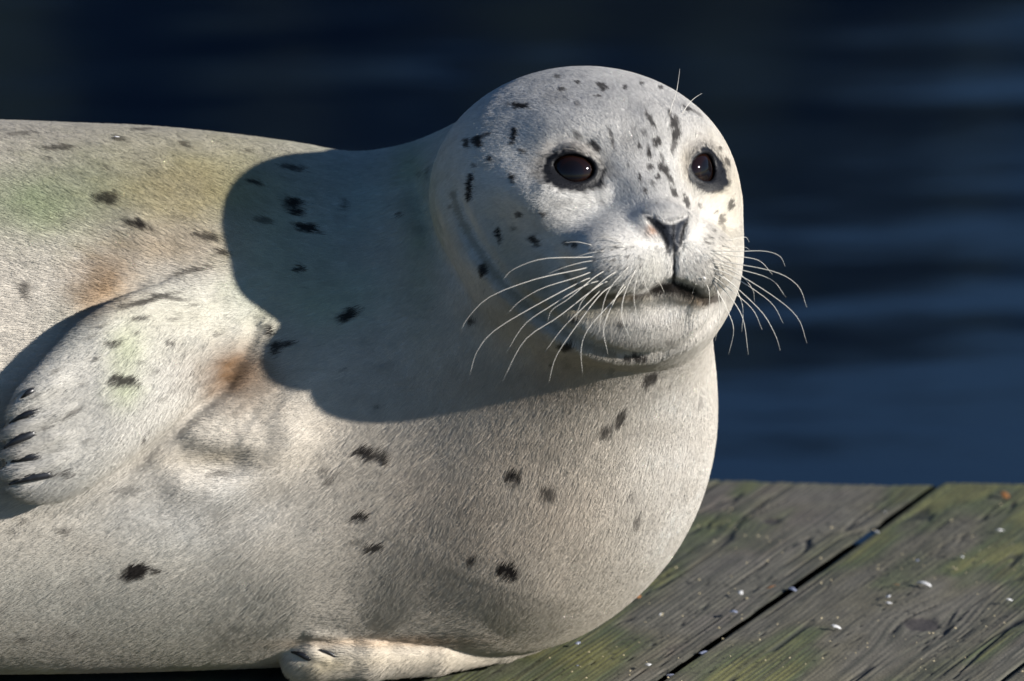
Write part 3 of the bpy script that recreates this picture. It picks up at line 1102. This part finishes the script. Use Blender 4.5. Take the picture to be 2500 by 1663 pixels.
N.l(at.outputs["Color"], mul.inputs[6])
N.l(rmp.outputs[0], mul.inputs[7])
N.l(mul.outputs[2], N.b.inputs["Base Color"])
rr_ = N.n("ShaderNodeMapRange")
rr_.inputs[3].default_value = 0.8
rr_.inputs[4].default_value = 0.45
N.l(ab.outputs["Fac"], rr_.inputs[0])
N.l(rr_.outputs[0], N.b.inputs["Roughness"])
N.b.inputs["Specular IOR Level"].default_value = 0.22
body = adopt(mesh_np("body", world(BV), BQ, N.m, None, True, {"coat": ('FLOAT_COLOR', BC), "bare": ('FLOAT', BB)}))

# --- fur: one short guard hair per root, combed along the body
FLOW = np.array([  # u, v, du, dv
    (1640, 540, -.15, -1), (1580, 480, -.45, -.9), (1600, 380, -.2, -1), (1560, 250, -.3, -.95), (1450, 190, -.7, -.7), (1680, 420, .3, -.9), (1740, 330, .4, -.9), (1760, 480, .8, -.4),
    (1690, 220, .1, -1), (1500, 420, -.5, -.85), (1470, 520, -.8, -.2), (1400, 340, -.7, -.7), (1340, 400, -1, -.1), (1330, 470, -.95, .3), (1300, 300, -.9, -.4), (1230, 420, -1, 0), (1200, 560, -.9, .45),
    (1350, 600, -.9, .35), (1500, 600, -.8, .4), (1520, 680, -.65, .75), (1600, 660, -.35, .9), (1690, 650, .4, .9), (1750, 600, .9, .3), (1780, 660, .8, .6), (1600, 780, -.1, 1), (1700, 780, .2, 1), (1450, 780, -.5, .85), (1300, 720, -.7, .7),
    (1560, 850, 0, 1), (1150, 300, -.8, -.1), (1060, 450, -.8, .35), (1090, 620, -.7, .6), (1250, 780, -.5, .85), (1000, 700, -.85, .5), (850, 500, -.95, .1), (900, 380, -1, -.05),
    (1450, 930, -.25, 1), (1680, 950, .1, 1), (1350, 1150, -.3, .95), (1600, 1250, -.15, 1), (1100, 950, -.6, .8), (1100, 1350, -.45, .9), (900, 1150, -.75, .65), (1250, 1500, -.25, 1), (950, 1500, -.4, .9),
    (700, 1300, -.85, .5), (650, 1500, -.6, .8), (400, 1300, -.92, .38), (150, 1300, -.95, .3), (300, 1550, -.8, .6), (50, 1550, -.9, .4), (700, 1000, -.9, .3), (550, 1050, -1, .05), (600, 930, -.9, .2),
    (760, 800, -.9, .35), (700, 600, -.9, -.1), (600, 450, -.85, -.5), (400, 420, -.85, -.5), (200, 400, -.85, -.5), (50, 400, -.9, -.4), (300, 320, -.95, -.3), (600, 350, -1, -.1), (450, 600, -.9, -.42), (300, 560, -.85, -.5),
    (250, 660, -.75, -.2), (100, 620, -.95, -.2), (60, 800, -.95, .1), (150, 720, -1, 0),
    (560, 760, -.85, .35), (450, 740, -.9, .3), (340, 780, -.8, .5), (450, 880, -.75, .6), (300, 900, -.8, .5), (200, 950, -.85, .45), (330, 1030, -.7, .7), (200, 1100, -.9, .35), (100, 1050, -.95, .25), (150, 1200, -.75, .6), (60, 1160, -.98, .2),
    (1200, 1590, -1, .1), (1000, 1580, -1, .05), (1000, 1640, -.7, .7), (850, 1560, -.95, -.15), (800, 1590, -1, 0), (760, 1640, -.7, .6), (-600, 500, -.9, -.3), (-600, 1200, -.95, .25), (-2000, 1000, -1, .1),
], float)


def flow(u, v):
    out = np.zeros((len(u), 2))
    for s0 in range(0, len(u), 100000):
        uu, vv = u[s0:s0 + 100000, None], v[s0:s0 + 100000, None]
        d2 = (uu - FLOW[None, :, 0]) ** 2 + (vv - FLOW[None, :, 1]) ** 2 + 900
        w = 1 / d2 ** 2
        out[s0:s0 + 100000, 0] = (w * FLOW[None, :, 2]).sum(1) / w.sum(1)
        out[s0:s0 + 100000, 1] = (w * FLOW[None, :, 3]).sum(1) / w.sum(1)
    return out


CLAWS = [((126, 1156), (21, 1183)), ((100, 1110), (14, 1131)), ((86, 1055), (9, 1094)), ((98, 1000), (22, 1034)), ((86, 950), (50, 974)), ((760, 1610), (710, 1592)), ((824, 1606), (778, 1586))]
NF = 1050000
q0, q1, q2, q3 = [BV[BQ[:, i]] for i in range(4)]
area = .5 * np.linalg.norm(np.cross(q2 - q0, q3 - q1), axis=1)
cen = (q0 + q1 + q2 + q3) / 4
fn = BN[BQ].mean(1)
zq = cen[:, 1] * CT + cen[:, 2] * ST + GZ
front = smooth(-.45, .0, fn[:, 2])
inv = .12 + .88 * smooth(-2600, -1330, cen[:, 0])
hw = smooth(80, -80, np.linalg.norm(cen - HO, axis=1) - 430)
wgt = area * (.06 + .94 * front * inv) * (1 + 1.3 * hw * front)
wgt *= (zq > 8)
# what the body or the flipper hides needs no coat of its own density
bareq = BB[BQ].mean(1)
wgt *= 1 - .97 * smooth(.3, .8, bareq)
for (c0_, c1_) in CLAWS:
    dcl = polydist(cen, trace(curve_pts([c0_, c1_], 6), True))
    wgt *= smooth(7, 13, dcl)
fi = RNG.choice(len(BQ), NF, p=wgt / wgt.sum())
ra, rb = RNG.random(NF), RNG.random(NF)
w4 = np.stack([(1 - ra) * (1 - rb), ra * (1 - rb), ra * rb, (1 - ra) * rb], 1)
vq = BQ[fi]
root = (BV[vq] * w4[..., None]).sum(1)
nor = (BN[vq] * w4[..., None]).sum(1)
nor /= np.linalg.norm(nor, axis=1, keepdims=True) + 1e-9
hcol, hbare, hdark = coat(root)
kk = 1 - root[:, 2] / (D * S)
ru, rv = root[:, 0] / kk + 1250, 831.5 - root[:, 1] / kk
fl = flow(ru, rv)
# clumps and stray hairs turn the combing direction a little
cl = vnoise(root[:, 0] / 26, root[:, 1] / 26, root[:, 2] / 26, 31)
cl2 = vnoise(root[:, 0] / 9, root[:, 1] / 9, root[:, 2] / 9, 37)
ang = .13 * cl + .15 * cl2 + RNG.normal(0, .11, NF)
ca, sa = np.cos(ang), np.sin(ang)
dx_, dy_ = fl[:, 0], -fl[:, 1]
dir3 = np.stack([dx_ * ca - dy_ * sa, dx_ * sa + dy_ * ca, np.zeros(NF)], 1)
dir3 -= (dir3 * nor).sum(1, keepdims=True) * nor
dl = np.linalg.norm(dir3, axis=1, keepdims=True)
dir3 /= np.maximum(dl, .15)
# lengths: short on the face, longer on the flank and flippers
hw = smooth(120, -120, np.linalg.norm(root - HO, axis=1) - 420)
mz = np.exp(-(((ru - 1610) / 150) ** 2 + ((rv - 600) / 130) ** 2))
Lh = 21 - 8.5 * hw - 4 * mz
Lh = Lh * smooth(-.1, .5, nor[:, 2]) * .5 + Lh * .5
Lh += 9 * ((ru < 200) & (rv > 930) & (rv < 1240))
Lh *= RNG.uniform(.65, 1.2, NF)
back = smooth(-1400, -2600, root[:, 0])
back = np.maximum(back, smooth(-.2, -.45, nor[:, 2]))
Lh *= 1 + .4 * back
zroot = root[:, 1] * CT + root[:, 2] * ST + GZ
lift0 = .22 + .07 * cl2 + RNG.normal(0, .06, NF)
NP = 4
ts = np.array([0, .36, .70, 1.0])
lift = np.clip(lift0, .08, .8)
pts = np.empty((NF, NP, 3))
pts[:, 0] = root - nor * 1.5
for i in range(1, NP):
    t = ts[i]
    out = lift * (t - .42 * t * t)
    pts[:, i] = root + (dir3 * t + nor * out[:, None]) * Lh[:, None]
W = world(pts)
W[..., 2] = np.maximum(W[..., 2], .0012)
hc = bpy.data.hair_curves.new("fur")
hc.add_curves([NP] * NF)
hc.points.foreach_set("position", W.astype(np.float32).ravel())
rad = np.array([.31, .30, .23, .05]) / S
R_ = np.tile(rad, (NF, 1)) * RNG.uniform(.75, 1.3, NF)[:, None] * (1 + 1.6 * back)[:, None]
rt = hc.attributes.get("radius") or hc.attributes.new("radius", 'FLOAT', 'POINT')
rt.data.foreach_set("value", R_.astype(np.float32).ravel())
hv = RNG.normal(1, .08, NF) * (1 + .07 * cl2 + .04 * cl)
hv = np.clip(hv, .55, 1.5)
hcol = hcol * hv[:, None]
c4 = np.ones((NF, 4), np.float32)
c4[:, :3] = np.clip(hcol, .005, .88)
ca_ = hc.attributes.new("coat", 'FLOAT_COLOR', 'CURVE')
ca_.data.foreach_set("color", c4.ravel())
nw = nor @ AX
na_ = hc.attributes.new("skin_normal", 'FLOAT_VECTOR', 'CURVE')
na_.data.foreach_set("vector", nw.astype(np.float32).ravel())
fur = bpy.data.objects.new("fur", hc)
COL.objects.link(fur)
adopt(fur)
fur["kind"] = "stuff"
N = Nodes("seal_fur")
at = N.n("ShaderNodeAttribute", attribute_name="coat")
an = N.n("ShaderNodeAttribute", attribute_name="skin_normal")
N.l(at.outputs["Color"], N.b.inputs["Base Color"])
N.l(an.outputs["Vector"], N.b.inputs["Normal"])
N.b.inputs["Roughness"].default_value = 0.55
N.b.inputs["Specular IOR Level"].default_value = 0.12
hr = N.n("ShaderNodeBsdfHair", component='Reflection')
N.l(at.outputs["Color"], hr.inputs["Color"])
hr.inputs["RoughnessU"].default_value = .28
hr.inputs["RoughnessV"].default_value = .6
mx = N.n("ShaderNodeMixShader")
mx.inputs[0].default_value = .22
N.l(N.b.outputs[0], mx.inputs[1])
N.l(hr.outputs[0], mx.inputs[2])
N.l(mx.outputs[0], N.out.inputs["Surface"])
hc.materials.append(N.m)


# --- eyes
def lathe_sphere(R, C, dn, nu=56, nv=40, bulge=0.0):
    """ball round C whose pole looks along dn"""
    s_ = np.cross([0, 1, 0], dn); s_ /= np.linalg.norm(s_)
    t_ = np.cross(dn, s_)
    V, Fc = [], []
    for j in range(nv + 1):
        th = math.pi * j / nv
        for i in range(nu):
            ph = 2 * math.pi * i / nu
            r = R * (1 + bulge * math.exp(-(th / .55) ** 2))
            V.append(C + r * (math.cos(th) * dn + math.sin(th) * (math.cos(ph) * s_ + math.sin(ph) * t_)))
    for j in range(nv):
        for i in range(nu):
            a, b = j * nu + i, j * nu + (i + 1) % nu
            Fc.append((a, a + nu, b + nu, b))
    return np.array(V), np.array(Fc)


N = Nodes("seal_eye")
ao = N.n("ShaderNodeAttribute", attribute_name="iris")
rp = N.n("ShaderNodeValToRGB")
rp.color_ramp.elements[0].position = 0.0
rp.color_ramp.elements[0].color = (.004, .003, .004, 1)
rp.color_ramp.elements[1].position = 1.0
rp.color_ramp.elements[1].color = (.012, .010, .012, 1)
e1 = rp.color_ramp.elements.new(.34); e1.color = (.006, .004, .004, 1)
e2 = rp.color_ramp.elements.new(.42); e2.color = (.011, .0045, .003, 1)
e3 = rp.color_ramp.elements.new(.74); e3.color = (.008, .0034, .0024, 1)
e4 = rp.color_ramp.elements.new(.82); e4.color = (.006, .005, .006, 1)
N.l(ao.outputs["Fac"], rp.inputs["Fac"])
N.l(rp.outputs["Color"], N.b.inputs["Base Color"])
N.b.inputs["Roughness"].default_value = .04
N.b.inputs["Specular IOR Level"].default_value = .42
N.b.inputs["Coat Weight"].default_value = 0
N.b.inputs["Coat Roughness"].default_value = .02
eye_m = N.m
for (C, dn, sd_, up, sx) in EYES:
    look = dn + .10 * HZ
    look /= np.linalg.norm(look)
    V, Fc = lathe_sphere(EYE_R, C, look, bulge=.02)
    iris = np.arccos(np.clip(((V - C) @ look) / np.linalg.norm(V - C, axis=1), -1, 1)) / .95
    adopt(mesh_np("eye", world(V), Fc, eye_m, None, True, {"iris": ('FLOAT', np.clip(iris, 0, 1))}))


# --- tubes: whiskers and claws
def tube(pts, rads, sides=6, squash=1.0, flat=None):
    pts = np.asarray(pts, float)
    n = len(pts)
    tan = np.gradient(pts, axis=0)
    tan /= np.linalg.norm(tan, axis=1, keepdims=True)
    ref = np.array([.13, .21, .97]) if flat is None else flat
    V, Fc = [], []
    for i in range(n):
        s_ = np.cross(tan[i], ref); s_ /= np.linalg.norm(s_) + 1e-9
        t_ = np.cross(s_, tan[i])
        for k in range(sides):
            a = 2 * math.pi * k / sides
            V.append(pts[i] + rads[i] * (math.cos(a) * s_ + squash * math.sin(a) * t_))
    for i in range(n - 1):
        for k in range(sides):
            a, b = i * sides + k, i * sides + (k + 1) % sides
            Fc.append([a, b, b + sides, a + sides])
    Fc.append(list(range(sides))[::-1])
    Fc.append([(n - 1) * sides + k for k in range(sides)])
    return np.array(V), Fc


wh_m = simple_mat("whisker_keratin", (.72, .69, .62), .35, .5)
WH = [
    [(1452, 622), (1435, 628), (1326, 632), (1255, 657), (1227, 684)], [(1440, 650), (1416, 658), (1306, 682), (1197, 724), (1145, 773), (1126, 805)],
    [(1448, 662), (1406, 678), (1326, 703), (1271, 734), (1239, 766)], [(1450, 676), (1416, 689), (1306, 747), (1206, 808), (1164, 860), (1147, 916)],
    [(1468, 684), (1422, 700), (1345, 747), (1281, 792), (1235, 863)], [(1478, 660), (1448, 679), (1390, 728), (1348, 757), (1337, 786)],
    [(1490, 684), (1455, 702), (1364, 773), (1281, 831), (1227, 931)], [(1512, 660), (1480, 679), (1422, 734), (1404, 786)],
    [(1500, 694), (1464, 721), (1410, 792), (1358, 870), (1340, 934)], [(1552, 640), (1529, 657), (1480, 721), (1460, 818)],
    [(1530, 696), (1503, 728), (1439, 799), (1419, 850), (1422, 910)], [(1560, 650), (1548, 666), (1522, 728), (1519, 779), (1540, 828)],
    [(1525, 690), (1503, 728), (1474, 799), (1484, 865)], [(1556, 676), (1550, 700), (1548, 734), (1555, 766)], [(1450, 600), (1410, 591), (1376, 593)],
    [(1525, 595), (1484, 579), (1456, 581)], [(1530, 604), (1500, 598), (1470, 600)], [(1480, 612), (1440, 618), (1404, 628)], [(1452, 636), (1420, 641), (1377, 653), (1332, 671)],
    [(1528, 620), (1500, 623), (1464, 631)], [(1470, 705), (1430, 745), (1375, 800), (1330, 860)],
    [(1730, 612), (1796, 614), (1864, 613), (1903, 625), (1917, 650)], [(1728, 618), (1791, 625), (1852, 636), (1886, 670)], [(1732, 630), (1785, 642), (1892, 664), (1948, 698), (1970, 751)],
    [(1735, 640), (1785, 653), (1880, 681), (1918, 725)], [(1738, 646), (1791, 664), (1892, 726), (1948, 777), (1970, 838)], [(1736, 654), (1791, 676), (1880, 737), (1912, 789)],
    [(1740, 664), (1785, 692), (1858, 760), (1892, 816), (1905, 856)], [(1738, 672), (1779, 704), (1836, 754), (1861, 805)], [(1738, 682), (1774, 715), (1813, 776), (1827, 866)],
    [(1748, 704), (1774, 754), (1791, 805), (1779, 865)], [(1752, 666), (1791, 698), (1813, 748), (1811, 810)], [(1750, 640), (1796, 659), (1836, 704), (1842, 736)],
    [(1770, 588), (1807, 581), (1822, 580), (1829, 591)], [(1760, 600), (1802, 603), (1819, 604), (1830, 610)], [(1722, 690), (1732, 715), (1729, 765), (1712, 805)],
    [(1738, 686), (1751, 709), (1757, 765), (1746, 833)], [(1600, 680), (1611, 692), (1622, 715)], [(1700, 690), (1694, 705), (1690, 718)], [(1572, 684), (1578, 704), (1586, 716)],
    [(1634, 282), (1642, 252), (1652, 222), (1660, 168)], [(1664, 280), (1678, 258), (1695, 240), (1714, 228)],
]
for w in WH:
    w = curve_pts(w, 16)
    p0 = trace(w[:1], True)[0]
    if np.isnan(p0[0]):
        continue
    side = -1 if w[-1, 0] < 1600 else 1
    L_ = np.r_[0, np.cumsum(np.linalg.norm(np.diff(w, axis=0), axis=1))]
    tt = L_ / L_[-1]
    # whiskers stand off the pad, then sweep back with it
    n0 = grad(p0[None])[0]
    gain = n0[2] * .5 * L_[-1] * .35
    P = []
    for (u_, v_), t in zip(w, tt):
        c = p0[2] - 3 + gain * (t - .6 * t * t) * 2 + (-40 if side > 0 else 0) * t
        P.append(A(u_, v_, c))
    P = np.array(P)
    # keep clear of the cheek behind
    for _ in range(2):
        d = sdf(P)
        lowm = (d < 6) & (tt > .12)
        P[lowm, 2] += (8 - d[lowm]) * 1.1
    big = 1 if L_[-1] > 150 else .75
    V, Fc = tube(P, (1.45 - 1.1 * tt ** 1.2) * big * .85, 5)
    adopt(mesh_np("whisker", world(V), Fc, wh_m))

cl_m = simple_mat("claw_horn", (.016, .017, .021), .32, .5, noise=260, var=.4)


def claw(base, tip, r, lift=10):
    ub, vb = base
    ut, vt = tip
    pts2 = curve_pts([(ub, vb), ((ub * .45 + ut * .55), (vb * .45 + vt * .55) - 3), (ut, vt)], 12)
    pb = trace([base], True)[0]
    tt = np.linspace(0, 1, 12)
    pt = trace([tip], True)[0]
    cb = pb[2]
    ct = (pt[2] if not np.isnan(pt[2]) and abs(pt[2] - cb) < 60 else cb) + 4
    P = np.array([A(u_, v_, cb + (ct - cb) * t + lift * math.sin(math.pi * min(1, t * 1.1)) - 4 * (1 - t)) for (u_, v_), t in zip(pts2, tt)])
    rad = r * np.sqrt(np.clip(1 - (tt * .96) ** 2.2, .01, 1)) * (.75 + .25 * np.sin(math.pi * np.clip(tt + .25, 0, 1)))
    V, Fc = tube(P, rad, 10, .7, np.array([0, 0, 1.0]))
    adopt(mesh_np("claw", world(V), Fc, cl_m))


for (c0_, c1_), r_ in zip(CLAWS, (10.5, 10.5, 10.5, 9, 7, 7.5, 4.5)):
    claw(c0_, c1_, r_, 10 if r_ > 6.9 else 2)
# ------------------------------------------------------------------ bits lying about
shell_w = simple_mat("shell_white", (.66, .66, .66), .4, .5, noise=300, var=.25)
shell_b = simple_mat("shell_blue", (.26, .29, .40), .3, .6, noise=250, var=.4)
shell_y = simple_mat("shell_cream", (.55, .47, .30), .55, .4, noise=400, var=.35)
leaf_b = simple_mat("dry_leaf_brown", (.24, .105, .035), .7, .3, noise=300, var=.4)


def chip(name, loc, size, mat, seed, label, cat, group=None, curl=.35, aspect=.55, tilt=.3, base_n=(0, 0, 1)):
    r = random.Random(seed)
    V, Fc = [], []
    n, rings = 11, 4
    rad = [r.uniform(.72, 1.12) for _ in range(n)]
    th = .10
    for side in (1, -1):
        V.append((0, 0, curl * .32 + side * th * .5))
        for j in range(1, rings + 1):
            f = j / rings
            for i in range(n):
                a = 2 * math.pi * i / n
                q = f * (rad[i] if j == rings else .5 + .5 * rad[i])
                x, y = q * math.cos(a), q * math.sin(a) * aspect
                V.append((x, y, curl * .32 - curl * (x * x * .55 + y * y * 1.2) + side * th * .5 * (1 - .7 * f)))
    m = 1 + n * rings
    for sd_i in (0, 1):
        o_ = sd_i * m
        for i in range(n):
            k = (i + 1) % n
            tri = [o_, o_ + 1 + i, o_ + 1 + k]
            Fc.append(tri if sd_i == 0 else tri[::-1])
            for j in range(rings - 1):
                a, b = o_ + 1 + j * n + i, o_ + 1 + j * n + k
                qd = [a, a + n, b + n, b]
                Fc.append(qd if sd_i == 0 else qd[::-1])
    for i in range(n):
        k = (i + 1) % n
        a, b = 1 + (rings - 1) * n + i, 1 + (rings - 1) * n + k
        Fc.append([a, a + m, b + m, b])
    V = np.array(V)
    V[:, 2] -= V[:, 2].min()
    o = mesh_np(name, V * size, Fc, mat)
    o.location = loc
    bn = Vector(base_n).normalized()
    o.rotation_mode = 'QUATERNION'
    q = Vector((0, 0, 1)).rotation_difference(bn)
    from mathutils import Euler
    o.rotation_quaternion = q @ Euler((r.uniform(-tilt, tilt), r.uniform(-tilt, tilt), r.uniform(0, 6.28))).to_quaternion()
    tag(o, label, cat, group)
    return o


G = "white shell chips scattered on the planks"
BITS = [
    ("shell_fragment", 2159, 1255, 17, shell_w, "round white shell chip at the upper end of the long plank gap, left of it"),
    ("shell_fragment", 2139, 1302, 18, shell_w, "cream white shell chip just right of the plank gap near the far edge"),
    ("shell_fragment", 2441, 1299, 22, shell_w, "white shell chip below the brown clump by the far dock edge"),
    ("shell_fragment", 2349, 1363, 16, shell_w, "small pale shell chip on the mossy plank above the long curved shell"),
    ("shell_fragment", 2238, 1372, 12, shell_b, "tiny blue shell flake on the right plank above the curved white shell"),
    ("shell_fragment", 2256, 1430, 44, shell_w, "long curved bluish white shell piece, largest on the right plank"),
    ("shell_fragment", 2169, 1461, 26, shell_w, "upper of two white chips side by side above the dark knot"),
    ("shell_fragment", 2168, 1476, 22, shell_w, "lower of two white chips side by side above the dark knot"),
    ("shell_fragment", 2463, 1468, 22, shell_w, "pointed white shell chip at the right border of the picture"),
    ("shell_fragment", 1808, 1450, 22, shell_w, "white shell chip left of the brown leaf beside the plank gap"),
    ("shell_fragment", 1791, 1499, 34, shell_b, "bluish white shell left of the plank gap, biggest on that plank"),
    ("shell_fragment", 1612, 1503, 13, shell_w, "tiny white flake on the plank nearest to the seal's chest"),
    ("shell_fragment", 2041, 1534, 24, shell_w, "white shell chip lying left of the dark knot"),
    ("shell_fragment", 1581, 1627, 28, shell_w, "hollow white shell chip near the bottom border, right of the lower flipper"),
    ("shell_fragment", 1408, 1629, 13, shell_b, "small blue flake close below the end of the lower flipper"),
    ("shell_fragment", 1410, 1573, 19, shell_b, "violet shell flake right of the cream shell under the chest"),
    ("shell_fragment", 1338, 1570, 36, shell_y, "cream coloured shell wedged under the seal's chest"),
    ("leaf_fragment", 1882, 1437, 34, leaf_b, "dark brown leaf scrap at the left lip of the plank gap"),
    ("leaf_fragment", 1555, 1458, 32, leaf_b, "orange brown leaf scrap beside the seal's chest"),
    ("leaf_fragment", 2187, 1431, 19, leaf_b, "small rusty leaf scrap left of the curved white shell"),
    ("leaf_fragment", 2453, 1212, 34, leaf_b, "brown clump at the far dock edge by the right border"),
    ("mussel_shell", 1933, 1433, 46, shell_b, "blue mussel shell stuck in the plank gap beside the brown leaf"),
    ("mussel_shell", 1721, 1586, 42, shell_b, "blue mussel shell stuck in the plank gap halfway to the bottom border"),
    ("mussel_shell", 1644, 1643, 42, shell_b, "blue grey mussel shell in the plank gap at the bottom border"),
]
for i, (nm, u_, v_, sz, mt_, lb) in enumerate(BITS):
    p = deck_point(u_, v_)
    z = .0008
    if nm == "mussel_shell":
        z = -.003
    chip(nm, (p[0], p[1], z), sz / S * .54, mt_, 50 + i, lb, {"shell_fragment": "shell", "leaf_fragment": "leaf", "mussel_shell": "shell"}[nm],
         {"shell_fragment": "shell chips scattered on the dock", "leaf_fragment": "brown leaf scraps on the dock", "mussel_shell": "mussel shells in the plank gap"}[nm],
         curl=.5 if nm != "leaf_fragment" else .25, aspect=.36 if sz > 40 else .58, tilt=.35)
# two flakes caught in the coat
for i, (u_, v_, sz, lb) in enumerate([(285, 341, 15, "small white flake caught in the fur on the seal's back"), (1717, 676, 9, "tiny white flake caught on the seal's whisker pad")]):
    p = trace([(u_, v_)], True)[0]
    n_ = grad(p[None])[0]
    w_ = world(p + n_ * 7)
    chip("shell_fragment", w_, sz / S * .6, shell_w, 90 + i, lb, "shell", "white flakes stuck to the seal", base_n=tuple(n_ @ AX))
# crumbs nobody would count
rc = random.Random(12)
V, Fc = [], []
for i in range(160):
    u_, v_ = rc.uniform(1300, 2560), rc.uniform(1230, 1680)
    p = deck_point(u_, v_)
    s_ = rc.uniform(.0004, .0011)
    m0 = len(V)
    for k in range(4):
        a = 1.57 * k + rc.random()
        V.append((p[0] + s_ * math.cos(a) * rc.uniform(.6, 1.5), p[1] + s_ * math.sin(a) * 1.4, .0005))
    V.append((p[0], p[1], .0005 + s_ * .9))
    Fc += [(m0, m0 + 1, m0 + 4), (m0 + 1, m0 + 2, m0 + 4), (m0 + 2, m0 + 3, m0 + 4), (m0 + 3, m0, m0 + 4)]
crumbs = mesh_np("shell_grit", np.array(V), np.array(Fc), shell_y, None, False)
crumbs["kind"] = "stuff"
